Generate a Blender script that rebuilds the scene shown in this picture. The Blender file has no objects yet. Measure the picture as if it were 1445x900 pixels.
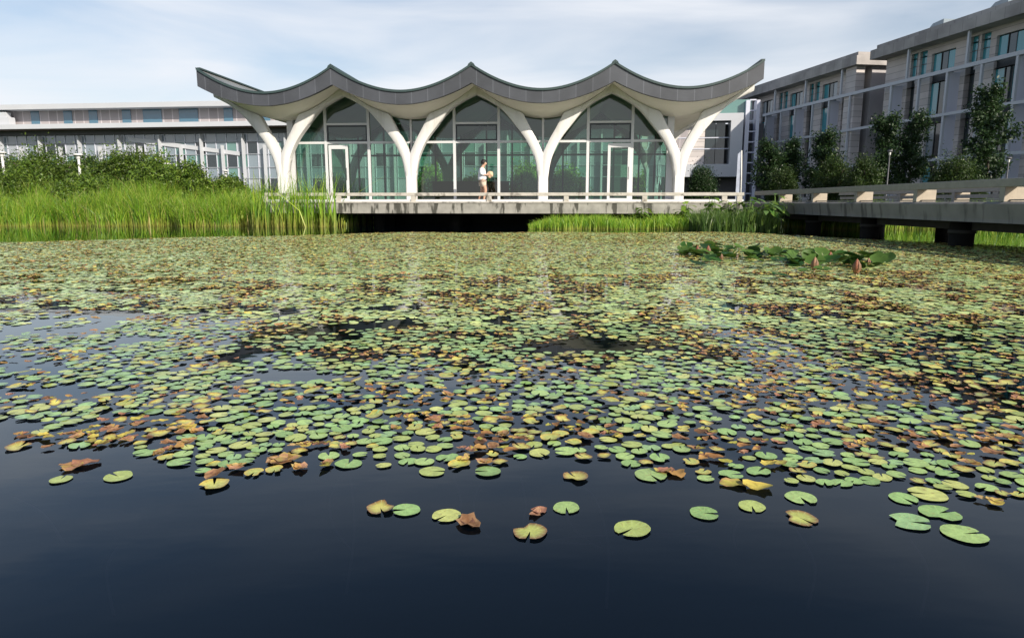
import bpy, bmesh, math, random
import numpy as np
from mathutils import Vector, Matrix
R = math.radians
random.seed(7)
rng = np.random.default_rng(11)
S = bpy.context.scene
COL = S.collection

# ------------------------------------------------------------------ camera
EYE = 0.90
PITCH = R(9.66)
FPX = 963.0
cam = bpy.data.cameras.new('camera')
cam.sensor_width = 36.0
cam.lens = 36.0 * FPX / 1445.0
cam.clip_start = 0.05
cam.clip_end = 3000
camo = bpy.data.objects.new('camera', cam)
COL.objects.link(camo)
camo.location = (0, 0, EYE)
camo.rotation_euler = (R(90) - PITCH, 0, 0)
S.camera = camo

# ------------------------------------------------------------------ world, sun, exposure
SUN_EL, SUN_AZ = 29.0, 40.0      # azimuth: degrees from straight behind the camera towards the right
sd = Vector((math.sin(R(SUN_AZ)) * math.cos(R(SUN_EL)), -math.cos(R(SUN_AZ)) * math.cos(R(SUN_EL)), math.sin(R(SUN_EL))))
W = bpy.data.worlds.new('World')
S.world = W
W.use_nodes = True
nt = W.node_tree
nt.nodes.clear()
wo = nt.nodes.new('ShaderNodeOutputWorld')
bg = nt.nodes.new('ShaderNodeBackground')
sky = nt.nodes.new('ShaderNodeTexSky')
sky.sky_type = 'NISHITA'
sky.sun_disc = False
sky.sun_elevation = R(SUN_EL)
sky.sun_rotation = math.atan2(sd.x, sd.y)
sky.air_density = 1.0
sky.dust_density = 1.5
sky.ozone_density = 1.5
tc = nt.nodes.new('ShaderNodeTexCoord')
mp = nt.nodes.new('ShaderNodeMapping')
mp.inputs['Scale'].default_value = (.9, .9, 5.0)
mp.inputs['Rotation'].default_value = (R(4), R(-7), 0)
nz = nt.nodes.new('ShaderNodeTexNoise')
nz.inputs['Scale'].default_value = 2.2
nz.inputs['Detail'].default_value = 7
nz.inputs['Roughness'].default_value = 0.48
nz.inputs['Distortion'].default_value = 0.5
cr = nt.nodes.new('ShaderNodeValToRGB')
cr.color_ramp.elements[0].position = 0.34
cr.color_ramp.elements[0].color = (0.02, 0.02, 0.02, 1)
cr.color_ramp.elements[1].position = 0.72
cr.color_ramp.elements[1].color = (0.95, 0.95, 0.95, 1)
sep = nt.nodes.new('ShaderNodeSeparateXYZ')
# clouds thicken towards the horizon
mr = nt.nodes.new('ShaderNodeMapRange')
mr.inputs['From Min'].default_value = 0.0
mr.inputs['From Max'].default_value = 0.27
mr.inputs['To Min'].default_value = 0.85
mr.inputs['To Max'].default_value = 0.0
ad = nt.nodes.new('ShaderNodeMath'); ad.operation = 'ADD'; ad.use_clamp = True
hi = nt.nodes.new('ShaderNodeMapRange')          # thin out overhead
hi.inputs['From Min'].default_value = 0.26
hi.inputs['From Max'].default_value = 0.50
hi.inputs['To Min'].default_value = 1.0
hi.inputs['To Max'].default_value = 0.0
mu = nt.nodes.new('ShaderNodeMath'); mu.operation = 'MULTIPLY'
mix = nt.nodes.new('ShaderNodeMixRGB')
mix.inputs['Color2'].default_value = (6.8, 7.0, 7.4, 1)
L = nt.links.new
L(tc.outputs['Generated'], mp.inputs['Vector'])
L(mp.outputs[0], nz.inputs['Vector'])
L(nz.outputs['Fac'], cr.inputs[0])
L(tc.outputs['Generated'], sep.inputs[0])
L(sep.outputs['Z'], mr.inputs[0])
L(sep.outputs['Z'], hi.inputs[0])
L(cr.outputs[0], ad.inputs[0]); L(mr.outputs[0], ad.inputs[1])
L(ad.outputs[0], mu.inputs[0]); L(hi.outputs[0], mu.inputs[1])
L(mu.outputs[0], mix.inputs[0])
L(sky.outputs[0], mix.inputs['Color1'])
L(mix.outputs[0], bg.inputs[0])
bg.inputs['Strength'].default_value = 0.10
L(bg.outputs[0], wo.inputs[0])

sun = bpy.data.lights.new('sun', 'SUN')
sun.energy = 4.6
sun.angle = R(0.6)
sun.color = (1.0, 0.91, 0.78)
suno = bpy.data.objects.new('sun', sun)
COL.objects.link(suno)
suno.location = (20, -20, 30)
suno.rotation_euler = sd.to_track_quat('Z', 'Y').to_euler()

S.view_settings.view_transform = 'Standard'
S.view_settings.look = 'None'
S.view_settings.exposure = 0.42
S.view_settings.gamma = 1.0
S.view_settings.use_curve_mapping = False
S.render.resolution_x = 1024
S.render.resolution_y = 637
S.render.engine = 'CYCLES'
S.cycles.max_bounces = 8
S.cycles.transparent_max_bounces = 14
S.cycles.caustics_reflective = False
S.cycles.caustics_refractive = False

# ------------------------------------------------------------------ helpers
def ray(x, y):
    u = (x - 722.5) / FPX; v = (450 - y) / FPX
    c, s = math.cos(PITCH), math.sin(PITCH)
    return u, c + v * s, -s + v * c
def atY(x, y, Y):
    a, b, c = ray(x, y); t = Y / b
    return Vector((a * t, Y, EYE + c * t))
def atZ(x, y, z=0.0):
    a, b, c = ray(x, y); t = (z - EYE) / c
    return Vector((a * t, b * t, z))

PA = R(4.3)
PO = Vector((0, 28, 0))
pex = Vector((math.cos(PA), -math.sin(PA), 0)); pey = Vector((math.sin(PA), math.cos(PA), 0))
def pav(x, y, d):
    r = Vector(ray(x, y))
    t = (d + PO.dot(pey)) / r.dot(pey)
    p = r * t - PO
    return p.dot(pex), EYE + r.z * t
def pavw(s, d, z):
    return PO + pex * s + pey * d + Vector((0, 0, z))

def smooth(o, angle=None):
    for p in o.data.polygons: p.use_smooth = True

class MB:
    def __init__(self): self.v = []; self.f = []
    def quad(self, a, b, c, d):
        n = len(self.v); self.v += [tuple(a), tuple(b), tuple(c), tuple(d)]; self.f.append((n, n+1, n+2, n+3)); return self
    def box(self, x0, x1, y0, y1, z0, z1):
        n = len(self.v)
        self.v += [(x0,y0,z0),(x1,y0,z0),(x1,y1,z0),(x0,y1,z0),(x0,y0,z1),(x1,y0,z1),(x1,y1,z1),(x0,y1,z1)]
        self.f += [(n,n+3,n+2,n+1),(n+4,n+5,n+6,n+7),(n,n+1,n+5,n+4),(n+1,n+2,n+6,n+5),(n+2,n+3,n+7,n+6),(n+3,n,n+4,n+7)]
        return self
    def poly_prism(self, pts, d0, d1):
        """pts in (x,z), extruded along y from d0 to d1"""
        n = len(self.v); m = len(pts)
        self.v += [(p[0], d0, p[1]) for p in pts] + [(p[0], d1, p[1]) for p in pts]
        self.f.append(tuple(range(n, n+m))); self.f.append(tuple(range(n+2*m-1, n+m-1, -1)))
        for i in range(m):
            j = (i+1) % m
            self.f.append((n+i, n+m+i, n+m+j, n+j))
        return self
    def tube(self, pts, rads, n=8, cap=True):
        base = len(self.v); pts = [Vector(p) for p in pts]
        if not hasattr(rads, '__len__'): rads = [rads]*len(pts)
        for i, p in enumerate(pts):
            if i == 0: d = pts[1]-p
            elif i == len(pts)-1: d = p-pts[i-1]
            else: d = pts[i+1]-pts[i-1]
            d.normalize()
            a = Vector((1,0,0)) if abs(d.x) < .8 else Vector((0,1,0))
            e1 = d.cross(a).normalized(); e2 = d.cross(e1)
            for k in range(n):
                t = 2*math.pi*k/n
                self.v.append(tuple(p + (e1*math.cos(t)+e2*math.sin(t))*rads[i]))
        for i in range(len(pts)-1):
            for k in range(n):
                a = base+i*n+k; b = base+i*n+(k+1) % n
                self.f.append((a, b, b+n, a+n))
        if cap:
            self.f.append(tuple(range(base+n-1, base-1, -1)))
            e = base+(len(pts)-1)*n
            self.f.append(tuple(range(e, e+n)))
        return self
    def lathe(self, prof, c=(0,0,0), n=16):
        base = len(self.v)
        for r, z in prof:
            for k in range(n):
                t = 2*math.pi*k/n
                self.v.append((c[0]+r*math.cos(t), c[1]+r*math.sin(t), c[2]+z))
        for i in range(len(prof)-1):
            for k in range(n):
                a = base+i*n+k; b = base+i*n+(k+1) % n
                self.f.append((a, b, b+n, a+n))
        self.f.append(tuple(range(base+n-1, base-1, -1)))
        e = base+(len(prof)-1)*n
        self.f.append(tuple(range(e, e+n)))
        return self
    def build(self, name, mat, parent=None, sm=False, bevel=0):
        me = bpy.data.meshes.new(name); me.from_pydata(self.v, [], self.f); me.update()
        if mat: me.materials.append(mat)
        o = bpy.data.objects.new(name, me); COL.objects.link(o)
        if parent: o.parent = parent
        if sm: smooth(o)
        if bevel:
            b = o.modifiers.new('bevel', 'BEVEL'); b.width = bevel; b.segments = 2; b.limit_method = 'ANGLE'; b.angle_limit = R(40)
        return o

def tag(o, label=None, cat=None, group=None, kind=None):
    if label: o['label'] = label
    if cat: o['category'] = cat
    if group: o['group'] = group
    if kind: o['kind'] = kind
    return o
def empty(name, loc=(0,0,0), rz=0.0, **k):
    o = bpy.data.objects.new(name, None); COL.objects.link(o); o.location = loc; o.rotation_euler = (0,0,rz)
    o.empty_display_size = .3
    tag(o, **k); return o
def bulk(name, V, T, C, mat, parent=None, sm=False):
    """V (n,3), T (m,k) faces all with k corners, C (n,3) vertex colour"""
    me = bpy.data.meshes.new(name)
    k = T.shape[1]
    me.vertices.add(len(V)); me.vertices.foreach_set('co', V.astype(np.float32).ravel())
    me.loops.add(T.size); me.loops.foreach_set('vertex_index', T.astype(np.int32).ravel())
    me.polygons.add(len(T)); me.polygons.foreach_set('loop_start', np.arange(0, T.size, k, dtype=np.int32))
    try: me.polygons.foreach_set('loop_total', np.full(len(T), k, dtype=np.int32))
    except Exception: pass
    if C is not None:
        a = me.color_attributes.new('Col', 'FLOAT_COLOR', 'POINT')
        c4 = np.ones((len(V), 4), np.float32); c4[:, :3] = C
        a.data.foreach_set('color', c4.ravel())
    me.update(calc_edges=True); me.validate()
    me.materials.append(mat)
    if sm: me.polygons.foreach_set('use_smooth', np.ones(len(T), bool))
    o = bpy.data.objects.new(name, me); COL.objects.link(o)
    if parent: o.parent = parent
    return o

def vnoise(x, y, s, seed=0):
    """smooth value noise on arrays"""
    x = np.asarray(x, float)*s + 100.3; y = np.asarray(y, float)*s + 57.1
    xi = np.floor(x).astype(int); yi = np.floor(y).astype(int); fx = x-xi; fy = y-yi
    fx = fx*fx*(3-2*fx); fy = fy*fy*(3-2*fy)
    def h(a, b):
        n = (a*374761393 + b*668265263 + seed*974634777) & 0x7fffffff
        n = ((n ^ (n >> 13))*1274126177) & 0x7fffffff
        return ((n ^ (n >> 16)) & 0xffff)/65535.0
    return (h(xi,yi)*(1-fx)+h(xi+1,yi)*fx)*(1-fy)+(h(xi,yi+1)*(1-fx)+h(xi+1,yi+1)*fx)*fy

# ------------------------------------------------------------------ materials
def mat(name, col, rough=.6, metal=0, spec=.5, noise=0, nscale=5, bump=0, bscale=20, col2=None):
    m = bpy.data.materials.new(name); m.use_nodes = True
    n = m.node_tree; b = n.nodes['Principled BSDF']
    b.inputs['Base Color'].default_value = (*col, 1); b.inputs['Roughness'].default_value = rough
    b.inputs['Metallic'].default_value = metal; b.inputs['Specular IOR Level'].default_value = spec
    t = n.nodes.new('ShaderNodeTexCoord')
    if noise or col2:
        z = n.nodes.new('ShaderNodeTexNoise'); z.inputs['Scale'].default_value = nscale; z.inputs['Detail'].default_value = 6
        n.links.new(t.outputs['Object'], z.inputs['Vector'])
        r = n.nodes.new('ShaderNodeValToRGB'); r.color_ramp.elements[0].position = .35; r.color_ramp.elements[1].position = .65
        c2 = col2 or tuple(c*(1-noise) for c in col)
        r.color_ramp.elements[0].color = (*c2, 1); r.color_ramp.elements[1].color = (*col, 1)
        n.links.new(z.outputs['Fac'], r.inputs[0]); n.links.new(r.outputs[0], b.inputs['Base Color'])
    if bump:
        z2 = n.nodes.new('ShaderNodeTexNoise'); z2.inputs['Scale'].default_value = bscale; z2.inputs['Detail'].default_value = 5
        n.links.new(t.outputs['Object'], z2.inputs['Vector'])
        bp = n.nodes.new('ShaderNodeBump'); bp.inputs['Strength'].default_value = bump; bp.inputs['Distance'].default_value = .02
        n.links.new(z2.outputs['Fac'], bp.inputs['Height']); n.links.new(bp.outputs[0], b.inputs['Normal'])
    return m

def leafmat(name, translucent=.35, rough=.45, spec=.4, mul=1.0, mottled=0, near=False):
    m = bpy.data.materials.new(name); m.use_nodes = True
    n = m.node_tree; b = n.nodes['Principled BSDF']; out = n.nodes['Material Output']
    a = n.nodes.new('ShaderNodeAttribute'); a.attribute_name = 'Col'
    src = a.outputs['Color']
    if mottled:
        t = n.nodes.new('ShaderNodeTexCoord')
        z = n.nodes.new('ShaderNodeTexNoise'); z.inputs['Scale'].default_value = 55; z.inputs['Detail'].default_value = 4
        n.links.new(t.outputs['Object'], z.inputs['Vector'])
        r = n.nodes.new('ShaderNodeMapRange'); r.inputs['From Min'].default_value = .3; r.inputs['From Max'].default_value = .7
        r.inputs['To Min'].default_value = 1-mottled; r.inputs['To Max'].default_value = 1+mottled*.6
        n.links.new(z.outputs['Fac'], r.inputs[0])
        mm = n.nodes.new('ShaderNodeVectorMath'); mm.operation = 'SCALE'
        n.links.new(src, mm.inputs[0]); n.links.new(r.outputs[0], mm.inputs['Scale'])
        src = mm.outputs[0]
        if near:
            z.inputs['Scale'].default_value = 2.6
            oi = n.nodes.new('ShaderNodeObjectInfo')
            ofs = n.nodes.new('ShaderNodeVectorMath'); ofs.operation = 'ADD'
            sc_ = n.nodes.new('ShaderNodeVectorMath'); sc_.operation = 'SCALE'; sc_.inputs[0].default_value = (37, 21, 13)
            n.links.new(oi.outputs['Random'], sc_.inputs['Scale']); n.links.new(t.outputs['Object'], ofs.inputs[0]); n.links.new(sc_.outputs[0], ofs.inputs[1])
            n.links.new(ofs.outputs[0], z.inputs['Vector'])
            sp = n.nodes.new('ShaderNodeTexNoise'); sp.inputs['Scale'].default_value = 4.5; sp.inputs['Detail'].default_value = 5
            n.links.new(ofs.outputs[0], sp.inputs['Vector'])
            sr = n.nodes.new('ShaderNodeMapRange'); sr.inputs['From Min'].default_value = .60; sr.inputs['From Max'].default_value = .70; sr.inputs['To Max'].default_value = .7
            n.links.new(sp.outputs[0], sr.inputs[0])
            sm_ = n.nodes.new('ShaderNodeMixRGB'); sm_.inputs[2].default_value = (.30, .22, .07, 1)
            n.links.new(sr.outputs[0], sm_.inputs[0]); n.links.new(src, sm_.inputs[1])
            # radiating veins
            sx_ = n.nodes.new('ShaderNodeSeparateXYZ'); n.links.new(t.outputs['Object'], sx_.inputs[0])
            at = n.nodes.new('ShaderNodeMath'); at.operation = 'ARCTAN2'; n.links.new(sx_.outputs['Y'], at.inputs[0]); n.links.new(sx_.outputs['X'], at.inputs[1])
            m1 = n.nodes.new('ShaderNodeMath'); m1.operation = 'MULTIPLY'; m1.inputs[1].default_value = 13; n.links.new(at.outputs[0], m1.inputs[0])
            m2 = n.nodes.new('ShaderNodeMath'); m2.operation = 'COSINE'; n.links.new(m1.outputs[0], m2.inputs[0])
            m3 = n.nodes.new('ShaderNodeMapRange'); m3.inputs['From Min'].default_value = .86; m3.inputs['From Max'].default_value = 1; m3.inputs['To Max'].default_value = .35
            n.links.new(m2.outputs[0], m3.inputs[0])
            vm = n.nodes.new('ShaderNodeMixRGB'); vm.inputs[2].default_value = (.50, .60, .28, 1)
            n.links.new(m3.outputs[0], vm.inputs[0]); n.links.new(sm_.outputs[0], vm.inputs[1])
            src = vm.outputs[0]
            hb_ = n.nodes.new('ShaderNodeBump'); hb_.inputs['Strength'].default_value = .35; hb_.inputs['Distance'].default_value = .004
            n.links.new(sp.outputs[0], hb_.inputs['Height']); n.links.new(hb_.outputs[0], b.inputs['Normal'])
    n.links.new(src, b.inputs['Base Color'])
    b.inputs['Roughness'].default_value = rough; b.inputs['Specular IOR Level'].default_value = spec
    if translucent:
        tr = n.nodes.new('ShaderNodeBsdfTranslucent'); n.links.new(src, tr.inputs[0])
        mx = n.nodes.new('ShaderNodeMixShader'); mx.inputs[0].default_value = translucent
        n.links.new(b.outputs[0], mx.inputs[1]); n.links.new(tr.outputs[0], mx.inputs[2]); n.links.new(mx.outputs[0], out.inputs[0])
    return m

def glassmat(name, tint, refl=1.0, rough=.0, f0=.06):
    m = bpy.data.materials.new(name); m.use_nodes = True
    n = m.node_tree; n.nodes.clear()
    out = n.nodes.new('ShaderNodeOutputMaterial'); tr = n.nodes.new('ShaderNodeBsdfTransparent'); tr.inputs[0].default_value = (*tint, 1)
    gl = n.nodes.new('ShaderNodeBsdfGlossy'); gl.inputs['Roughness'].default_value = rough; gl.inputs[0].default_value = (refl, refl, refl, 1)
    lw = n.nodes.new('ShaderNodeLayerWeight'); lw.inputs[0].default_value = .25
    mr = n.nodes.new('ShaderNodeMapRange'); mr.inputs['To Min'].default_value = f0; mr.inputs['To Max'].default_value = 1.0
    t = n.nodes.new('ShaderNodeTexCoord'); z = n.nodes.new('ShaderNodeTexNoise'); z.inputs['Scale'].default_value = .45; z.inputs['Detail'].default_value = 1
    bp = n.nodes.new('ShaderNodeBump'); bp.inputs['Strength'].default_value = .05; bp.inputs['Distance'].default_value = .3
    n.links.new(t.outputs['Object'], z.inputs['Vector']); n.links.new(z.outputs[0], bp.inputs['Height']); n.links.new(bp.outputs[0], gl.inputs['Normal'])
    mx = n.nodes.new('ShaderNodeMixShader')
    n.links.new(lw.outputs['Fresnel'], mr.inputs[0]); n.links.new(mr.outputs[0], mx.inputs[0])
    n.links.new(tr.outputs[0], mx.inputs[1]); n.links.new(gl.outputs[0], mx.inputs[2]); n.links.new(mx.outputs[0], out.inputs[0])
    return m

def stripes(m, axis, period, width, dark=.6, wobble=0):
    """thin joints repeated along an object axis, multiplied into the base colour"""
    n = m.node_tree; b = n.nodes['Principled BSDF']; t = n.nodes.new('ShaderNodeTexCoord'); s = n.nodes.new('ShaderNodeSeparateXYZ')
    n.links.new(t.outputs['Object'], s.inputs[0])
    d = n.nodes.new('ShaderNodeMath'); d.operation = 'DIVIDE'; d.inputs[1].default_value = period
    n.links.new(s.outputs[axis], d.inputs[0])
    f = n.nodes.new('ShaderNodeMath'); f.operation = 'FRACT'; n.links.new(d.outputs[0], f.inputs[0])
    c = n.nodes.new('ShaderNodeMath'); c.operation = 'LESS_THAN'; c.inputs[1].default_value = width/period
    n.links.new(f.outputs[0], c.inputs[0])
    # slight tone change from one panel to the next
    fl = n.nodes.new('ShaderNodeMath'); fl.operation = 'FLOOR'; n.links.new(d.outputs[0], fl.inputs[0])
    wn = n.nodes.new('ShaderNodeTexWhiteNoise'); wn.noise_dimensions = '1D'; n.links.new(fl.outputs[0], wn.inputs['W'])
    mr = n.nodes.new('ShaderNodeMapRange'); mr.inputs['To Min'].default_value = .86; mr.inputs['To Max'].default_value = 1.1
    n.links.new(wn.outputs['Value'], mr.inputs[0])
    mx = n.nodes.new('ShaderNodeMix'); mx.data_type = 'FLOAT'
    n.links.new(c.outputs[0], mx.inputs[0]); n.links.new(mr.outputs[0], mx.inputs[2]); mx.inputs[3].default_value = dark
    sc = n.nodes.new('ShaderNodeVectorMath'); sc.operation = 'SCALE'
    inp = b.inputs['Base Color']
    if inp.is_linked:
        src = inp.links[0].from_socket; n.links.new(src, sc.inputs[0])
    else: sc.inputs[0].default_value = inp.default_value[:3]
    n.links.new(mx.outputs[0], sc.inputs['Scale']); n.links.new(sc.outputs[0], inp)
    return m

def streaks(m, col, lo=.52, hi=.62, scale=(3, 3, .35), amount=1.0):
    """water stains running down, a real pattern of dirt"""
    n = m.node_tree; b = n.nodes['Principled BSDF']; t = n.nodes.new('ShaderNodeTexCoord'); mp = n.nodes.new('ShaderNodeMapping')
    mp.inputs['Scale'].default_value = scale
    z = n.nodes.new('ShaderNodeTexNoise'); z.inputs['Scale'].default_value = 1.6; z.inputs['Detail'].default_value = 5
    n.links.new(t.outputs['Object'], mp.inputs[0]); n.links.new(mp.outputs[0], z.inputs['Vector'])
    r = n.nodes.new('ShaderNodeMapRange'); r.inputs['From Min'].default_value = lo; r.inputs['From Max'].default_value = hi; r.inputs['To Max'].default_value = amount
    n.links.new(z.outputs[0], r.inputs[0])
    mx = n.nodes.new('ShaderNodeMixRGB'); n.links.new(r.outputs[0], mx.inputs[0]); mx.inputs[2].default_value = (*col, 1)
    inp = b.inputs['Base Color']
    if inp.is_linked: n.links.new(inp.links[0].from_socket, mx.inputs[1])
    else: mx.inputs[1].default_value = inp.default_value
    n.links.new(mx.outputs[0], inp)
    return m

M = {}
M['white'] = streaks(mat('white_render', (.70, .695, .68), .55, noise=.04, nscale=1.5, bump=.06, bscale=30), (.46,.45,.41), .52, .72, (2.2,2.2,.35), .55)
M['soffit'] = mat('bounce_lit_soffit', (.88, .84, .76), .6, noise=.05, nscale=.8)  # white soffit, warm bounce light from below put into its colour
M['zinc'] = stripes(mat('grey_zinc_fascia', (.072, .078, .092), .55, metal=.1, noise=.25, nscale=1.2), 0, .62, .022, 1.9)
M['roofing'] = stripes(mat('grey_standing_seam', (.30, .31, .30), .45, metal=.3, noise=.2, nscale=1), 1, .45, .05, .6)
M['cap'] = mat('dark_green_cap', (.035, .06, .06), .5)
M['frame'] = mat('white_frame', (.62, .63, .64), .35)
M['frame_dark'] = mat('dark_frame', (.03, .035, .04), .4)
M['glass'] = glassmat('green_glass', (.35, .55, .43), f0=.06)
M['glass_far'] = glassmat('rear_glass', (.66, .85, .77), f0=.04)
M['floor'] = mat('dark_floor', (.10, .10, .095), .3, noise=.2)
M['concrete'] = streaks(mat('stained_concrete', (.36, .35, .31), .85, noise=.3, nscale=3, bump=.3, bscale=25), (.04,.04,.03), .53, .60, (3.0,3,.6), .9)
M['deck_top'] = mat('deck_paving', (.45, .43, .40), .8, noise=.15, nscale=2)
M['rail'] = streaks(mat('pale_concrete_rail', (.52, .49, .43), .8, noise=.15, nscale=4), (.10,.09,.07), .55, .68, (3,3,3), .7)
M['bridge'] = streaks(mat('grey_bridge_fascia', (.22, .22, .22), .8, noise=.2, nscale=2, bump=.2), (.06,.06,.06), .55, .66, (2.5,2.5,.4), .8)
M['bridge_rail'] = mat('bridge_handrail', (.27, .265, .25), .7, noise=.15, nscale=6)
M['cream'] = mat('cream_stone_post', (.43, .37, .29), .75, noise=.12, nscale=8)
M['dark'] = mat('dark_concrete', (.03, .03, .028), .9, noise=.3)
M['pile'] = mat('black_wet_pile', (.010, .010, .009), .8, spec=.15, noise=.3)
M['stone'] = stripes(mat('pinkish_stone', (.64, .59, .57), .8, noise=.14, nscale=.6, bump=.1), 2, .62, .05, .55)
M['stone_plain'] = mat('grey_stone_pier', (.44, .42, .43), .8, noise=.12, nscale=.6)
M['eave'] = stripes(mat('grey_stone_eave', (.46, .43, .41), .8, noise=.35, nscale=.5), 0, 1.4, .06, .7)
M['steel_white'] = mat('white_steel', (.52, .54, .58), .45, noise=.05, nscale=.5)
M['steel_lilac'] = mat('lilac_fin', (.62, .64, .74), .5)
M['pane_teal'] = mat('teal_pane', (.06, .30, .36), .06, spec=1.0)
M['pane_dark'] = mat('dark_pane', (.018, .028, .032), .05, spec=1.0)
M['pane_blue'] = mat('blue_pane', (.06, .15, .22), .15, spec=1.0)
M['pane_grey'] = mat('grey_blue_pane', (.20, .25, .29), .1, spec=1.0)
M['pane_green'] = mat('green_pane', (.12, .24, .22), .1, spec=1.0)
M['pane_pale'] = mat('pale_pane', (.33, .36, .40), .15, spec=.8)
M['panel_pink'] = stripes(mat('pinkish_panel', (.36, .33, .34), .6), 0, .9, .07, 1.7)
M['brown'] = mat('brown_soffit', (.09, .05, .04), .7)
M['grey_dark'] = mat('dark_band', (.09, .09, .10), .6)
M['bark'] = mat('bark', (.07, .055, .04), .9, noise=.4, nscale=12, bump=.5)
M['leaf'] = leafmat('foliage', .3)
M['reed'] = leafmat('reed_blades', .42, .4)
M['pad_near'] = leafmat('floating_leaf_near', .0, .33, .45, mottled=.22, near=True)
M['pad'] = leafmat('floating_leaf', .0, .27, .5, mottled=.22)
M['wither'] = leafmat('withered_leaf', .12, .7, .25, mottled=.35)
M['lamp_white'] = mat('lamp_white', (.7, .7, .68), .4)
M['stem'] = mat('submerged_stem', (.34, .24, .17), .7)

# ------------------------------------------------------------------ water and ground
m = bpy.data.materials.new('pond_water'); m.use_nodes = True
n = m.node_tree; n.nodes.clear()
out = n.nodes.new('ShaderNodeOutputMaterial')
gl = n.nodes.new('ShaderNodeBsdfGlossy'); gl.inputs['Roughness'].default_value = .015; gl.inputs[0].default_value = (.92, .97, 1, 1)
fr = n.nodes.new('ShaderNodeFresnel'); fr.inputs['IOR'].default_value = 1.43
tr = n.nodes.new('ShaderNodeBsdfTransparent'); tr.inputs[0].default_value = (.45, .5, .55, 1)
df = n.nodes.new('ShaderNodeBsdfDiffuse'); df.inputs[0].default_value = (.003, .006, .011, 1)
mx1 = n.nodes.new('ShaderNodeMixShader'); mx1.inputs[0].default_value = .40
mx2 = n.nodes.new('ShaderNodeMixShader')
t = n.nodes.new('ShaderNodeTexCoord')
z = n.nodes.new('ShaderNodeTexNoise'); z.inputs['Scale'].default_value = 3.0; z.inputs['Detail'].default_value = 3
mpp = n.nodes.new('ShaderNodeMapping'); mpp.inputs['Scale'].default_value = (.6, 1.6, 1)
bp = n.nodes.new('ShaderNodeBump'); bp.inputs['Strength'].default_value = .06; bp.inputs['Distance'].default_value = .012
n.links.new(t.outputs['Object'], mpp.inputs[0]); n.links.new(mpp.outputs[0], z.inputs['Vector']); n.links.new(z.outputs[0], bp.inputs['Height'])
n.links.new(bp.outputs[0], gl.inputs['Normal']); n.links.new(bp.outputs[0], fr.inputs['Normal'])
n.links.new(tr.outputs[0], mx1.inputs[1]); n.links.new(df.outputs[0], mx1.inputs[2])
n.links.new(fr.outputs[0], mx2.inputs[0]); n.links.new(mx1.outputs[0], mx2.inputs[1]); n.links.new(gl.outputs[0], mx2.inputs[2])
n.links.new(mx2.outputs[0], out.inputs[0])
M['water'] = m
w = MB().quad((-60,-25,0),(60,-25,0),(60,45,0),(-60,45,0)).build('water', M['water'])
tag(w, kind='structure', label='dark still pond water reflecting the pale sky', cat='water')

def bank(X):
    X = np.asarray(X, float)
    left = 28.0; mid = 39.0; right = 24.8
    a = 1/(1+np.exp(-(X+6.0)*2.2)); b = 1/(1+np.exp(-(X-11.5)*2.2))
    return left*(1-a)+mid*a*(1-b)+right*b + .35*np.sin(X*.9)+.2*np.sin(X*2.3)
def ground_h(X, Y):
    dY = Y-bank(X); dX = np.maximum(np.abs(X)-48, -20)
    dB = -18-Y
    d = np.maximum(np.maximum(dY, dX), dB)
    t = np.clip((d+1.0)/2.2, 0, 1); t = t*t*(3-2*t)
    far = np.clip(d/15, 0, 1)
    return -0.9+t*1.25+far*.35
xs = np.concatenate([np.linspace(-1500,-60,12), np.arange(-58,58.1,.8), np.linspace(60,1500,12)])
ys = np.concatenate([np.linspace(-1500,-24,10), np.arange(-22,50.1,.8), np.linspace(52,120,12), np.linspace(140,2200,12)])
GX, GY = np.meshgrid(xs, ys)
GZ = ground_h(GX, GY)
V = np.stack([GX.ravel(), GY.ravel(), GZ.ravel()], 1)
nx, ny = len(xs), len(ys)
I = np.arange(nx*ny).reshape(ny, nx)
T = np.stack([I[:-1,:-1].ravel(), I[:-1,1:].ravel(), I[1:,1:].ravel(), I[1:,:-1].ravel()], 1)
M['ground'] = mat('grass_ground', (.05, .085, .02), .9, col2=(.035,.05,.015), nscale=.8, bump=.4, bscale=6)
g = bulk('ground', V, T, None, M['ground'], sm=True)
tag(g, kind='structure', label='grassy ground and pond bed around the water', cat='ground')

# ------------------------------------------------------------------ pavilion
pavr = empty('pavilion', PO, -PA, label='white glazed pavilion with scalloped grey roof on branching columns over the pond', cat='pavilion')
FD, BD = -1.4, 9.0          # fascia plane, rear arcade plane
tips = [pav(277,100,FD)[0], pav(467,95,FD)[0], pav(665,91,FD)[0], pav(868,90,FD)[0], pav(1079,89,FD)[0]]
peaks = tips
valleys = [(peaks[i]+peaks[i+1])/2 for i in range(4)]
def prof(s, zv, zp, p=2.0):
    for i in range(4):
        if s <= peaks[i+1] or i == 3:
            h = (peaks[i+1]-peaks[i])/2; t = abs(s-valleys[i])/h
            return zv+(zp-zv)*min(t, 1.05)**p
z_tv = pav(565,128.5,FD)[1]; z_tp = pav(665,91,FD)[1]
z_bv = pav(565,147.5,FD)[1]; z_bp = pav(665,117,FD)[1]
ztop = lambda s: prof(s, z_tv, z_tp, 1.9)
zbot = lambda s: prof(s, z_bv, z_bp, 1.9)
cz_v = pav(577,166,0)[1]; cz_p = pav(668,120,0)[1]
zB = lambda s: prof(s, cz_v, cz_p, 2.0)
N = 120
ss = []
for i in range(4):
    k = 30
    ss += [peaks[i]+(peaks[i+1]-peaks[i])*j/k for j in range(k)]
ss.append(peaks[4])
def loft(f0, f1, name, mt, parent, sm=True):
    b = MB()
    b.v = [f0(s) for s in ss]+[f1(s) for s in ss]; n = len(ss)
    b.f = [(i, i+1, n+i+1, n+i) for i in range(n-1)]
    return b.build(name, mt, parent, sm)
RD = BD-FD
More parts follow.
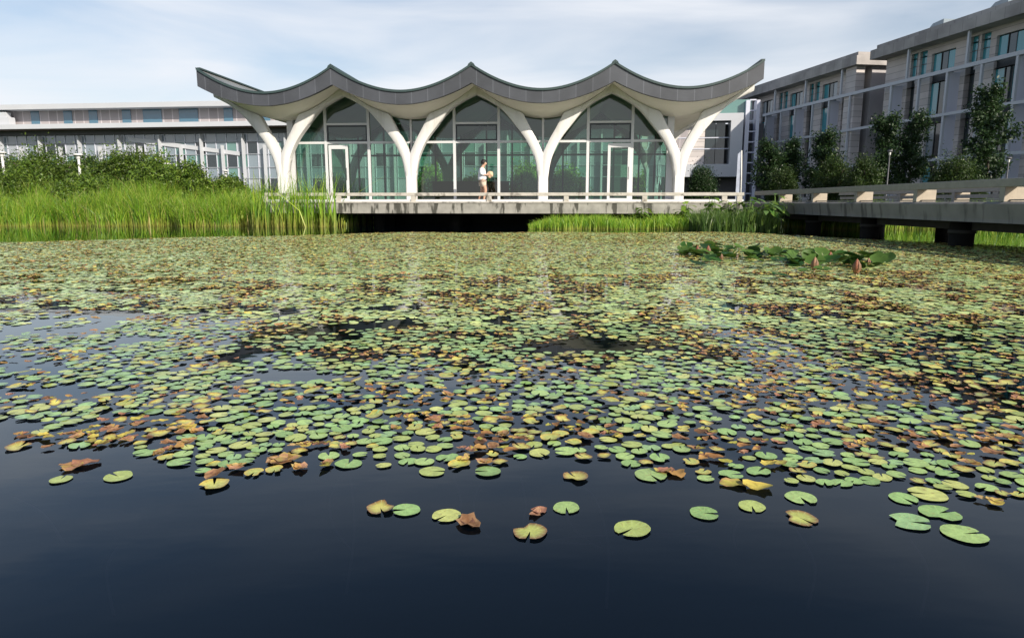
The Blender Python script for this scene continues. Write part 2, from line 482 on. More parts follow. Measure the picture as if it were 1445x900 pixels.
roof = loft(lambda s: (s, FD, ztop(s)), lambda s: (s, RD, ztop(s)), 'roof', M['roofing'], pavr)
fas = MB()
n_ = len(ss)
fas.v = [(s, FD, zbot(s)) for s in ss]+[(s, FD, ztop(s)-.003) for s in ss]+[(s, FD+.18, zbot(s)) for s in ss]
fas.f = [(i, i+1, n_+i+1, n_+i) for i in range(n_-1)]+[(i, 2*n_+i, 2*n_+i+1, i+1) for i in range(n_-1)]
fas.build('fascia', M['zinc'], roof)
fr_ = MB()
fr_.v = [(s, RD, zbot(s)) for s in ss]+[(s, RD, ztop(s)-.003) for s in ss]
fr_.f = [(i, n_+i, n_+i+1, i+1) for i in range(n_-1)]
fr_.build('fascia', M['zinc'], roof)
for si, sg in ((0, -1), (-1, 1)):       # end fascias
    s = ss[si]; e = MB()
    e.v = [(s, FD, zbot(s)), (s, FD, ztop(s)-.003), (s, RD, ztop(s)-.003), (s, RD, zbot(s))]
    e.f = [(0,1,2,3)]
    e.build('fascia', M['zinc'], roof)
cap = MB()
for i in range(n_-1):
    a, b = ss[i], ss[i+1]; za, zb = ztop(a), ztop(b)
    k = len(cap.v)
    for (s, zz) in ((a, za), (b, zb)):
        cap.v += [(s, FD-.05, zz-.05), (s, FD-.05, zz+.035), (s, FD+.12, zz+.035), (s, FD+.12, zz+.003)]
    cap.f += [(k,k+4,k+5,k+1),(k+1,k+5,k+6,k+2),(k+2,k+6,k+7,k+3),(k,k+3,k+7,k+4)]
for s, zz in ((ss[0], ztop(ss[0])), (ss[-1], ztop(ss[-1]))):
    cap.box(s-.03, s+.09, FD+.13, RD, zz+.004, zz+.06) if s < 0 else cap.box(s-.09, s+.03, FD+.13, RD, zz+.004, zz+.06)
cap.build('roof_edge_cap', M['cap'], roof)
for p in peaks[1:4]:                    # ridge cappings running back
    MB().poly_prism([(p-.14, ztop(p)-.06), (p, ztop(p)-.01), (p+.14, ztop(p)-.06), (p+.1, ztop(p)+.02), (p, ztop(p)+.09), (p-.1, ztop(p)+.02)], FD-.06, RD).build('ridge_cap', M['cap'], roof)
# soffit from fascia foot back and down to the arcade: several rings give it the soft curve
def ring(k, K):
    t = k/K
    d = FD+.18+(0.0-FD-.18)*t
    e = t**1.5
    return lambda s: (s, d, zbot(s)*(1-e)+zB(s)*e)
so = MB(); K = 6
for k in range(K+1): so.v += [ring(k, K)(s) for s in ss]
for k in range(K):
    so.f += [(k*n_+i, (k+1)*n_+i, (k+1)*n_+i+1, k*n_+i+1) for i in range(n_-1)]
so.build('soffit', M['soffit'], pavr, True)
loft(lambda s: (s, 0, zB(s)), lambda s: (s, BD, zB(s)), 'ceiling', M['soffit'], pavr)
loft(lambda s: (s, BD, zB(s)), lambda s: (s, RD-.05, zbot(s)), 'soffit', M['soffit'], pavr)
# end closures between ceiling line and roof
for s in (ss[0], ss[-1]):
    e = MB(); e.v = [(s-.02*np.sign(s), d, z) for d, z in ((FD+.19, zbot(s)+.0), (0, zB(s)), (BD, zB(s)), (RD-.1, zbot(s)))]; e.f = [(0,1,2,3)]
    e.build('soffit_end', M['soffit'], pavr)

DECK = .92
zpx = lambda y: pav(668, y, 0)[1]
# half outline: arch edge (offset from column centre as a fraction of half bay .. , z)
def catmull(P, k=6):
    out = []
    for i in range(len(P)-1):
        p0 = P[max(i-1,0)]; p1 = P[i]; p2 = P[i+1]; p3 = P[min(i+2, len(P)-1)]
        for j in range(k):
            t = j/k
            out.append(tuple(.5*((2*p1[a])+(-p0[a]+p2[a])*t+(2*p0[a]-5*p1[a]+4*p2[a]-p3[a])*t*t+(-p0[a]+3*p1[a]-3*p2[a]+p3[a])*t**3) for a in (0,1)))
    out.append(tuple(P[-1])); return out
half = (peaks[2]-peaks[1])/2
def ycol(sc, d0, d1, hl, hr, name='branching_column'):
    """trunk and two arms; hl, hr = half bay widths"""
    def arch(h):
        q = h/2.71
        P = [(.20,DECK-.02),(.205,1.6),(.215,zpx(248)),(.35,zpx(223)),(.68,zpx(198)),(1.10*q,zpx(179)),(1.63*q,zpx(157)),(2.15*q,zpx(144)),(h-.002,zpx(134))]
        return catmull(P)
    def inner(h):
        q = h/2.71
        V0 = (0, zpx(217))
        P = [V0, (.25,zpx(198)), (.52,zpx(181)), (.80,zB(sc+.8)+.005)]
        pts = catmull(P)
        for k in range(1, 13):
            o_ = .8+(h-.002-.8)*k/12
            pts.append((o_, prof_local(o_, h)+.02))
        return pts
    def prof_local(o_, h): return cz_v+(cz_p-cz_v)*(o_/h)**2
    b = MB()
    for sg, h in ((-1, hl), (1, hr)):
        A = arch(h); I2 = inner(h)
        # resample both to same count by arc parameter
        def res(P, n):
            d = [0]
            for i in range(1, len(P)): d.append(d[-1]+math.hypot(P[i][0]-P[i-1][0], P[i][1]-P[i-1][1]))
            return [(float(np.interp(t*d[-1], d, [p[0] for p in P])), float(np.interp(t*d[-1], d, [p[1] for p in P]))) for t in np.linspace(0,1,n)]
        trunkA = [p for p in A if p[1] < 2.05]
        armA = [p for p in A if p[1] >= 2.05]
        armA = [trunkA[-1]]+armA
        n1 = 34
        a = res(armA, n1); c = res(I2, n1)
        # trunk strip: from centre (0) to edge; then arm strip between a and c (c starts at V)
        tz = [p[1] for p in trunkA]
        # rows: for arm, cross-section rounded: a-edge, mid, c-edge
        def row(pa, pc):
            return [(pa[0], pa[1]), (pa[0]*.8+pc[0]*.2, pa[1]*.8+pc[1]*.2), (pa[0]*.2+pc[0]*.8, pa[1]*.2+pc[1]*.8), (pc[0], pc[1])]
        rows = [row(p, (0, p[1])) for p in trunkA]
        # blend: between trunk top and V
        t0 = trunkA[-1]
        rows += [row(a[k], c[k]) for k in range(0, n1)]
        dm = (d0+d1)/2; r_ = .05
        for fi in range(len(rows)):
            for q, (x, zz) in enumerate(rows[fi]):
                edge = q == 0 or q == 3 and fi >= len(trunkA)
                for dd in ((d0+r_, d1-r_) if edge else (d0, d1)):
                    b.v.append((sc+sg*x, dd, zz))
        base = len(b.v)-len(rows)*8
        def idx(fi, q, side): return base+fi*8+q*2+side
        for fi in range(len(rows)-1):
            for q in range(3):
                for side in (0, 1):
                    f = (idx(fi,q,side), idx(fi,q+1,side), idx(fi+1,q+1,side), idx(fi+1,q,side))
                    b.f.append(f)
            b.f.append((idx(fi,0,0), idx(fi,0,1), idx(fi+1,0,1), idx(fi+1,0,0)))
            if fi >= len(trunkA)-0:
                b.f.append((idx(fi,3,0), idx(fi,3,1), idx(fi+1,3,1), idx(fi+1,3,0)))
        e = len(rows)-1
        b.f.append((idx(e,0,0),idx(e,3,0),idx(e,3,1),idx(e,0,1)))
        b.f.append((idx(0,0,0),idx(0,3,0),idx(0,3,1),idx(0,0,1)))
    o = b.build(name, M['white'], pavr, True)
    bm = bmesh.new(); bm.from_mesh(o.data); bmesh.ops.remove_doubles(bm, verts=bm.verts, dist=.002); bmesh.ops.recalc_face_normals(bm, faces=bm.faces); bm.to_mesh(o.data); bm.free()
    smooth(o)
    es = o.modifiers.new('edges', 'EDGE_SPLIT'); es.split_angle = R(50)
    return o
for i in range(4):
    hl = valleys[i]-peaks[i]; hr = peaks[i+1]-valleys[i]
    ycol(valleys[i], -.22, .22, hl, hr)
    ycol(valleys[i], BD-.22, BD+.22, hl, hr)

# glass box
GD = .62
gl0, gl1 = pav(416,240,GD)[0], pav(944,240,GD)[0]
GB = BD-.6
def gwall(d, nm, mt):
    b = MB(); S_ = [s for s in ss if gl0 < s < gl1]; S_ = [gl0]+S_+[gl1]
    k = len(S_)
    b.v = [(s, d, DECK+.06) for s in S_]+[(s, d, zB(s)-.01) for s in S_]
    b.f = [(i, i+1, k+i+1, k+i) for i in range(k-1)]
    return b.build(nm, mt, pavr)
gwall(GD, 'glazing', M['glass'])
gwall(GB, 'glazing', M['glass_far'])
for s in (gl0, gl1):
    MB().quad((s,GD+.05,DECK+.06),(s,GB-.05,DECK+.06),(s,GB-.05,zB(s)-.02),(s,GD+.05,zB(s)-.02)).build('glazing', M['glass_far'], pavr)
sx = lambda x, d=GD: pav(x, 240, d)[0]
zy = lambda y, d=GD: pav(668, y, d)[1]
TR = zy(200.5)
def zcl(s): return zB(s)+.02
mull = [(462,.055),(522,.055),(581.5,.04),(642,.055),(704,.055),(766,.04),(829,.055),(891,.055)]
for x, wd in mull:
    s = sx(x); MB().box(s-wd, s+wd, GD-.06, GD+.06, DECK, zcl(s)).build('mullion', M['frame'], pavr)
for x in (413.5, 944):
    s = sx(x); MB().box(s-.13, s+.13, GD-.12, GD+.14, DECK, zcl(s)).build('corner_post', M['frame'], pavr)
edges = [gl0]+[sx(x) for x, _ in mull]+[gl1]
for a, b in zip(edges[:-1], edges[1:]):
    MB().box(a+.14 if a == gl0 else a+.056, b-.14 if b == gl1 else b-.056, GD-.05, GD+.05, TR-.045, TR+.045).build('transom', M['frame'], pavr)
MB().box(gl0+.14, gl1-.14, GD-.09, GD-.061, DECK-.01, DECK+.09).build('sill', M['frame'], pavr)
for (x0, x1) in ((462,522),(642,704),(829,891)):      # opening lights above the transom
    a, b = sx(x0)+.056, sx(x1)-.056; z1 = zy(174)
    MB().box(a, b, GD-.05, GD+.05, z1-.04, z1+.04).build('transom', M['frame'], pavr)
    f = MB(); za, zb_ = TR+.05, z1-.05
    f.box(a+.01,b-.01,GD-.03,GD+.03,za,za+.06).box(a+.01,b-.01,GD-.03,GD+.03,zb_-.06,zb_)
    f.box(a+.01,a+.06,GD-.03,GD+.03,za+.061,zb_-.061).box(b-.06,b-.01,GD-.03,GD+.03,za+.061,zb_-.061)
    f.build('casement_frame', M['frame_dark'], pavr)
for (x0, x1) in ((466,493),(857,889)):                 # glazed doors
    a, b = sx(x0), sx(x1); zt = zy(204)
    dr = MB().box(a,a+.11,GD-.10,GD-.062,DECK,zt).box(b-.11,b,GD-.10,GD-.062,DECK,zt).box(a+.111,b-.111,GD-.10,GD-.062,zt-.16,zt).box(a+.111,b-.111,GD-.10,GD-.062,DECK,DECK+.16).build('door', M['frame'], pavr)
    MB().quad((a+.11,GD-.08,DECK+.16),(b-.11,GD-.08,DECK+.16),(b-.11,GD-.08,zt-.16),(a+.11,GD-.08,zt-.16)).build('door_glass', M['glass'], dr)
    MB().tube([(b-.08,GD-.16,DECK+.9),(b-.08,GD-.16,DECK+1.4)], .015).build('handle', M['frame_dark'], dr)
# rear frames
for x in np.linspace(430, 930, 12):
    s = sx(x); MB().box(s-.04, s+.04, GB-.05, GB+.05, DECK, zB(s)).build('rear_mullion', M['frame_dark'], pavr)
MB().box(gl0, gl1, GB+.051, GB+.1, TR-.05, TR+.05).build('rear_transom', M['frame_dark'], pavr)
MB().box(gl0-.1, gl1+.1, GD-.05, GB+.05, DECK+.002, DECK+.015).build('floor', M['floor'], pavr)
# interior: a long counter and a low wall, as dimly seen through the glass
MB().box(-4.3, -.6, 5.6, 6.2, DECK+.016, DECK+.95).box(-4.35,-.55,5.5,6.3,DECK+.951,DECK+1.0).build('counter', mat('counter_wood', (.12,.08,.05), .5), pavr)

# ------------------------------------------------------------------ pavilion deck
deck = empty('deck', PO, -PA, label='stained concrete deck carrying the pavilion low over the water', cat='deck')
d0, d1 = -2.0, 11.5
xl, xr = pav(452,284,d0)[0]-2.2, pav(1050,284,d0)[0]
MB().box(xl, xr, d0, d0+.25, .50, DECK-.03).build('fascia', M['concrete'], deck)
MB().box(xl, xr, d0+.251, d1, .58, DECK-.002).build('slab', M['deck_top'], deck)
MB().box(xl, xr, d0-.03, d0+.24, DECK-.029, DECK+.02).build('edge_kerb', M['rail'], deck)
# railing
rz = 1.27
cuts = np.arange(xl, xr+.01, 2.9)
MB().box(xl, xr, d0+.03, d0+.2, rz-.12, rz).build('handrail', M['rail'], deck, bevel=.01)
MB().box(xl, xr, d0+.08, d0+.15, DECK+.021, DECK+.10).build('bottom_rail', M['frame'], deck)
for x in np.append(cuts, xr-.15):
    MB().box(x-.09, x+.09, d0+.04, d0+.19, DECK+.021, rz-.121).build('rail_post', M['rail'], deck)
for s in np.arange(xl+1, xr, 3.1):
    for d in (d0+1.4, d0+4.8, d0+8.5):
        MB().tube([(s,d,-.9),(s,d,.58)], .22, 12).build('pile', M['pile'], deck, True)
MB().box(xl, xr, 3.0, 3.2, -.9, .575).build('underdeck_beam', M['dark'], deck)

# ------------------------------------------------------------------ bridge
BX0, BM = 8.42, .0374
bang = -math.atan(BM)                       # local y runs away from the camera
br = empty('footbridge', (BX0, 0, 0), bang, label='low grey concrete footbridge with slab posts running from the right to the deck', cat='bridge')
y0, y1 = 6.0, 28.6
bw = 3.3
f = MB()
pr = [(0,.53),(0,.60),(-.05,.88),(.03,DECK),(.35,DECK),(.35,.53)]
n0 = len(f.v)
f.v = [(p[0], y0, p[1]) for p in pr]+[(p[0], y1, p[1]) for p in pr]
k = len(pr); f.f = [tuple(range(k)), tuple(range(2*k-1, k-1, -1))]+[(i, k+i, k+(i+1) % k, (i+1) % k) for i in range(k)]
f.build('fascia', M['bridge'], br)
MB().box(.351, bw, y0, y1+1.5, .60, DECK-.004).build('slab', M['deck_top'], br)
MB().box(bw+.001, bw+.35, y0, y1, .53, DECK).build('fascia', M['bridge'], br)
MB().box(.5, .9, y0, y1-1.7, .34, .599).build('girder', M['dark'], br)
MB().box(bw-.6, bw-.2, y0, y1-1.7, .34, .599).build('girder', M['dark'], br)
RT = 1.33
for side, xx in ((0, .02), (1, bw-.05)):
    MB().box(xx-.02, xx+.22, y0, y1-1.6, RT-.15, RT).build('handrail', M['bridge_rail'], br, bevel=.012)
    if side: MB().box(xx+.03, xx+.10, y0, y1-1.6, DECK+.10, DECK+.20).build('middle_rail', M['bridge_rail'], br)
    else: MB().box(xx+.10, xx+.13, y0, y1-1.6, DECK+.015, DECK+.04).build('middle_rail', M['bridge_rail'], br)
    for i in range(-2, 6):
        y = 12.54+2.905*i+(1.2 if side else 0)
        if y > y1-1.7: continue
        p_ = MB().box(xx, xx+.42, y+.012, y+.13, DECK+.001, RT-.151).build('post', M['cream'], br)
        MB().box(xx-.012, xx+.0, y, y+.14, DECK+.001, RT-.151).build('post_shade_face', M['bridge_rail'], p_)  # shade on the post's left face, put in as a darker thin slab
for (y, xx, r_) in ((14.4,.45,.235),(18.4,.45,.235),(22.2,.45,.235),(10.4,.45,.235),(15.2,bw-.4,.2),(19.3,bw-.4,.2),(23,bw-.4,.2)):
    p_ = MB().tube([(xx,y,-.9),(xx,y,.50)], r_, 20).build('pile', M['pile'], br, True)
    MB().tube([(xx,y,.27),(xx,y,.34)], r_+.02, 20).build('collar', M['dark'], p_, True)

# ------------------------------------------------------------------ facade helper
def grid_wall(us, zs, is_open, dep, name, mt, parent):
    b = MB()
    for i in range(len(us)-1):
        for j in range(len(zs)-1):
            a, c, e, g_ = us[i], us[i+1], zs[j], zs[j+1]
            if is_open(i, j):
                b.quad((a,0,e),(a,dep,e),(a,dep,g_),(a,0,g_)); b.quad((c,dep,e),(c,0,e),(c,0,g_),(c,dep,g_))
                b.quad((a,0,e),(c,0,e),(c,dep,e),(a,dep,e)); b.quad((a,0,g_),(a,dep,g_),(c,dep,g_),(c,0,g_))
            else: b.quad((a,0,e),(c,0,e),(c,0,g_),(a,0,g_))
    return b.build(name, mt, parent)

# ------------------------------------------------------------------ left building
def bld_left():
    A = Vector((-62, 68+11.7*.12, 0)); rot = math.atan(-.12)
    r = empty('office_building', A, rot, label='long low glass building with white fins and flat roof behind the left shrubs', cat='building')
    Ln = 72
    def Z(y): return EYE+(286-y-4)/14.37
    zr1, zr0, zb0, zl0, zd0 = Z(152), Z(158.5), Z(178.5), Z(184.5), Z(191)
    MB().box(-1, Ln+1, -1.2, 18, zr0, zr1).build('roof', M['steel_white'], r)
    MB().box(-1, Ln+1, -1.6, .3, zl0, zb0).build('ledge', M['steel_white'], r)
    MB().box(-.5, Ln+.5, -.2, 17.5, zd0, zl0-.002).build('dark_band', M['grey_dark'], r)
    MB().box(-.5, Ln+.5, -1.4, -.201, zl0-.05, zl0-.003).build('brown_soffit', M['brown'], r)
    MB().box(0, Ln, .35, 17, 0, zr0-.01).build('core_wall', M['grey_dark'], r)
    # upper storey: pinkish panels between blue windows
    u = 0; rr = random.Random(3); cells = []
    while u < Ln:
        w1 = rr.choice((1.2, 1.7, 2.5)); cells.append((u, min(u+w1, Ln), 0)); u += w1
        w2 = rr.choice((.9, .9, 1.9)); cells.append((u, min(u+w2, Ln), 1)); u += w2
    pp = MB()
    for a, b, k in cells:
        if a >= Ln: continue
        if k: 
            wdw = MB().box(a+.02, b-.02, -.06, -.002, zb0+.03, zr0-.03).build('window', M['pane_blue'], r)
    pp.box(0, Ln, 0, .3, zb0+.001, zr0-.001)
    pp.build('upper_wall', M['panel_pink'], r)
    # curtain wall
    rr = random.Random(9); mats = ['pane_grey','pane_grey','pane_pale','pane_green','pane_dark','pane_grey','pane_pale']
    rows = [zd0-.01, zd0-.75, zd0-1.9, zd0-3.1, zd0-4.1, .9, .3]
    names = ['pane_grey','pane_pale','pane_green','pane_dark']
    nI, nJ = int(Ln/1.02), len(rows)
    cv = [(i*1.02, .12, rows[j]) for j in range(nJ) for i in range(nI+1)]; cf = []; ci = []
    for j in range(nJ-1):
        for i in range(nI):
            cf.append((j*(nI+1)+i, (j+1)*(nI+1)+i, (j+1)*(nI+1)+i+1, j*(nI+1)+i+1))
            k = rr.choice(mats) if j else rr.choice(['pane_grey','pane_pale'])
            if j == 2: k = rr.choice(['pane_dark','pane_green','pane_green','pane_grey','pane_pale'])
            if j == 4: k = rr.choice(['pane_dark','pane_grey','pane_pale','pane_dark'])
            ci.append(names.index(k))
    cb = MB(); cb.v = cv; cb.f = cf; co = cb.build('curtain_wall', M[names[0]], r)
    for q in names[1:]: co.data.materials.append(M[q])
    co.data.polygons.foreach_set('material_index', ci)
    mm = MB()
    for i in range(int(Ln/1.02)+1): mm.box(i*1.02-.028, i*1.02+.028, .05, .3, .3, zd0-.001)
    mm.build('mullions', M['steel_lilac'], r)
    hh = MB()
    for zz in rows[1:-1]: hh.box(0, Ln, .02, .049, zz-.03, zz+.03)
    hh.build('transoms', M['pane_pale'], r)
    for i in range(int(Ln/2.05)):
        u = i*2.05+.6; tall = i % 2 == 0
        top = (zd0-.1 if tall else zd0-1.1) - max(0, (u-36)*.0)
        MB().box(u-.06, u+.06, -.42, 0.0, .3, top).build('fin', M['steel_white'], r)
    # sloping white bar just in front of the glass near the pavilion
    s_ = MB(); a0, a1 = 26, 37
    s_.v = [(a0,-.02,6.6),(a1,-.02,5.2),(a1,-.02,5.55),(a0,-.02,7.0),(a0,.01,6.6),(a1,.01,5.2),(a1,.01,5.55),(a0,.01,7.0)]
    s_.f = [(0,1,2,3),(7,6,5,4),(3,2,6,7),(0,4,5,1),(0,3,7,4),(1,5,6,2)]
    s_.build('sloping_bar', M['steel_white'], r)
    # small white box on the roof ledge
    MB().box(13.2, 14.8, -1.1, -.35, zb0+.001, zb0+.75).box(13.5,14.5,-1.0,-.45,zb0+.751,zb0+1.2).build('roof_unit', M['steel_white'], r)
bld_left()

# ------------------------------------------------------------------ right building, two wings
AX, AY = 40.7-.154*(102.6-55), 102.6
rot_r = math.atan2(-1, .154)
def wing(L0, L1, fins, name_label, seed, cap_end=False, skylights=False):
    root = Vector((AX, AY, 0))+Vector((.154, -1, 0)).normalized()*L0
    r = empty('stone_building', root, rot_r, label=name_label, cat='building', group='stone wings along the right bank')
    Ln = L1-L0; H = 15.5
    z_e, z3, z2, z1 = 15.2, 12.35, 8.6, 4.75
    us = {0.0, Ln}; wide = []; narrow_top = []; narrow_low = []
    for fp in fins:
        a = fp-L0
        for (p, q, lst) in ((a+3.6, a+6.4, wide), (a+.9, a+1.8, narrow_top), (a+2.05, a+3.0, narrow_top), (a+.6, a+1.7, narrow_low)):
            if p > .2 and q < Ln-.2: lst.append((p, q)); us |= {p, q}
    us = sorted(us)
    zs = [0, z1-3.2, z1-.5, z1+.4, z2-.45, z2+.35, z3-.5, z3+.25, z_e-.75, z_e-.25, z_e]
    def inn(u, lst):
        for k, (p, q) in enumerate(lst):
            if p-1e-6 <= u < q-1e-6: return k
        return -1
    floors = {1: 'low', 3: 'low', 5: 'low', 7: 'top', 2: 'span', 4: 'span', 6: 'span', 8: 'topx'}
    def op(i, j):
        u = us[i]; k = floors.get(j)
        if not k: return False
        if inn(u, wide) >= 0: return k in ('low', 'top', 'span')
        if inn(u, narrow_top) >= 0 and k in ('top', 'topx'): return True
        if inn(u, narrow_low) >= 0 and k in ('low', 'span'): return True
        return False
    grid_wall(us, zs, op, .32, 'facade', M['stone'], r)
    MB().box(0, Ln, .80, 22, 0, z_e).build('core', M['stone_plain'], r)
    rr = random.Random(seed)
    def win(p, q, za, zb, kind):
        w_ = MB()
        if kind == 'wide':
            t1, t2 = p+(q-p)*.33, p+(q-p)*.64
            w_.box(p, q, .27, .4, za, zb); o = w_.build('window', M['pane_dark'], r)
            for (c, d) in ((p+.03, t1), (t2, q-.03)):
                MB().box(c, d, .235, .269, za+.08, zb-.08).build('pane', M['pane_teal'] if rr.random() < .75 else M['pane_grey'], o)
            fb = MB()
            for x in (t1+.03, t2-.03): fb.box(x-.03, x+.03, .20, .234, za, zb)
            fb.build('frame', M['frame_dark'], o)
        else:
            w_.box(p, q, .27, .4, za, zb); o = w_.build('window', M['pane_teal'] if kind == 'top' else M['pane_dark'], r)
            fb = MB(); n = 3 if kind == 'low' else 2
            for k in range(1, n): zz = za+(zb-za)*k/n; fb.box(p, q, .22, .269, zz-.03, zz+.03)
            fb.build('frame', M['frame_dark'], o)
    for p, q in wide:
        for za, zb in ((zs[1], zs[2]), (zs[3], zs[4]), (zs[5], zs[6]), (zs[7], zs[8])): win(p, q, za, zb, 'wide')
        for za, zb in ((zs[2], zs[3]), (zs[4], zs[5]), (zs[6], zs[7])): MB().box(p, q, .26, .4, za+.001, zb-.001).build('spandrel', M['frame_dark'], r)
    for p, q in narrow_top: win(p, q, zs[7], zs[9], 'top')
    for p, q in narrow_low: win(p, q, zs[1], zs[7], 'low')
    # roof slab with deep eave
    MB().box(-.6, Ln+.6, -1.5, 23, z_e+.0015, z_e+.9).build('eave', M['eave'], r)
    MB().box(-.2, Ln+.2, -1.1, 22.5, z_e+.9015, z_e+1.35).build('roof', M['eave'], r)
    # white frame standing off the wall
    fy = -1.15
    for zz, t_ in ((z1, .13), (z2, .13), (z3, .16)):
        MB().box(-(3.4 if L0 > 20 else -8.3), Ln, fy-.12, fy+.12, zz-t_, zz+t_).build('frame_beam', M['steel_white'], r)
    for fp in fins:
        a = fp-L0
        if a < 0: continue
        MB().box(a-.09, a+.09, fy+.121, 0, .3, z3-.17).build('fin', M['steel_lilac'], r)
        MB().box(a-.11, a+.11, fy-.1, fy+.12, .3, z1-.14).box(a-.11,a+.11,fy-.1,fy+.12,z1+.14,z2-.14).box(a-.11,a+.11,fy-.1,fy+.12,z2+.14,z3-.17).build('column', M['steel_white'], r)
        if a+3.7 < Ln:
            MB().box(a+3.6, a+3.8, fy-.1, fy+.1, z1+.14, z2-.14).box(a+3.6,a+3.8,fy-.1,fy+.1,z2+.14,z3-.17).build('column', M['steel_white'], r)
        if a+2 < Ln: MB().box(a+1.88, a+2.08, fy-.1, fy+.1, z3+.161, z_e).build('column', M['steel_white'], r)
    if skylights:
        for u in (5, 11.8, 18.3):
            s_ = MB(); s_.v = [(u,0,z_e+1.36),(u+2.2,0,z_e+1.36),(u+2.2,2,z_e+1.36),(u,2,z_e+1.36),(u+.9,0,z_e+2.0),(u+2.2,0,z_e+2.1),(u+2.2,2,z_e+2.1),(u+.9,2,z_e+2.0)]
            s_.f = [(0,1,5,4),(1,2,6,5),(2,3,7,6),(3,0,4,7),(4,5,6,7)]
            s_.build('skylight', M['pane_grey'], r)
    return r
far = wing(0, 27.1, [2.0, 9.1, 16.0, 22.9], 'farther stone wing with tall windows ending in a sunlit side wall, beyond the nearer wing', 4)
near = wing(30.4, 62, [33.0, 40.1, 47.2, 54.3], 'nearer tall stone wing with white grid frame and skylights, cut by the right picture edge', 5, skylights=True)
# projecting stone pier of the far wing's end and its plain far end
MB().box(25.3, 27.05, -1.0, -.002, 0, 15.19).build('end_pier', M['stone'], far)
MB().box(-.55, 1.2, -1.35, -.002, 0, 15.19).box(2.2,4.4,-.7,-.003,0,15.18).build('stair_wall', M['stone_plain'], far)

# ------------------------------------------------------------------ rear building (white framed bay)
def bld_rear():
    p = atY(966, 270, 92); r = empty('framed_building', (p.x-8, 92+1.3, 0), math.atan(-.1605), label='white framed building with pinkish panels behind the right end of the pavilion', cat='building')
    s = 977/92
    Zz = lambda y: EYE+(286-y)/s
    Lr = 20
    MB().box(-16, 18, 1.5, 14, 0, Zz(178)).build('wall', M['grey_dark'], r)
    zt, zb = Zz(167), Zz(251)
    e0, e1 = 6.5, 14.9
    MB().box(-4, e1, -1.5, 1.49, zt-.9, zt).build('frame_top', M['steel_white'], r)
    MB().box(-4, e1, -1.5, 1.49, zb, zb+1.6).build('frame_bottom', M['steel_white'], r)
    MB().box(e1-1.5, e1, -1.499, 1.49, zb+1.601, zt-.901).build('frame_side', M['steel_white'], r)
    u = -4; seq = [('pane_grey',1.6),('panel_pink',2.2),('pane_dark',1.0),('pane_green',1.5),('stone',2.4),('pane_green',1.3),('panel_pink',2.2),('stone',2.2),('pane_dark',1.3),('pane_dark',1.2)]
    for k, w_ in seq:
        MB().box(u+.03, min(u+w_, e1-1.5)-.03, -.3, -.1, zb+1.61, zt-.91).build('window' if 'pane' in k and k != 'panel_pink' else 'panel', M[k], r)
        u += w_
        if u > e1-1.6: break
    for zz in (zb+3.6, zb+5.0): MB().box(-4, e1-1.51, -.36, -.301, zz-.06, zz+.06).build('transom', M['steel_lilac'], r)
    MB().box(-4, 16, -.2, -.1, zt+.01, Zz(148)).build('glass_balustrade', M['pane_green'], r)
    MB().box(e1+.3, e1+.8, -1, 1, 0, Zz(150)).box(e1+1.6, e1+2.0, -1, 1, 0, Zz(150)).build('column', M['steel_lilac'], r)
    for zz in np.arange(2, 14, 1.3): MB().box(e1+.81, e1+1.59, -.6, -.4, zz, zz+.15).build('louvre', M['steel_lilac'], r)
bld_rear()

# ------------------------------------------------------------------ foliage makers
def leaves(N, pos, size, cols, seed, flat=0.0):
    g = np.random.default_rng(seed)
    n = len(pos)
    a = g.normal(size=(n,3)); a /= np.linalg.norm(a, axis=1)[:,None]
    b = g.normal(size=(n,3)); b[:,2] *= (1-flat); b -= (a*b).sum(1)[:,None]*a; b /= np.linalg.norm(b, axis=1)[:,None]
    s = size*g.uniform(.6, 1.35, n)[:,None]
    V = np.stack([pos-a*s, pos-b*s*.45, pos+a*s, pos+b*s*.45], 1).reshape(-1,3)
    T = np.arange(n*4).reshape(n,4)
    c = cols[g.integers(0, len(cols), n)]*g.uniform(.7, 1.3, n)[:,None]
    return V, T, np.repeat(c, 4, axis=0)
def crown_points(n, R3, g, clumps=40, csize=.3, shell=.55):
    """points gathered in clumps over an ellipsoid volume"""
    c = g.normal(size=(clumps,3)); c /= np.linalg.norm(c, axis=1)[:,None]
    c *= (g.uniform(shell**3, 1, clumps)**(1/3))[:,None]
    c[:,2] = np.abs(c[:,2])*1.0-.15*(g.random(clumps))
    k = g.integers(0, clumps, n)
    p = c[k]+g.normal(size=(n,3))*csize*g.uniform(.5,1.1,clumps)[k][:,None]
    return p*np.array(R3), k
GREENS = np.array([(.050,.095,.018),(.035,.075,.015),(.075,.12,.022),(.06,.105,.03)])
YELLOWG = np.array([(.12,.20,.025),(.09,.16,.02),(.15,.22,.03),(.07,.13,.02)])
DARKG = np.array([(.022,.050,.014),(.03,.06,.018),(.018,.042,.012)])
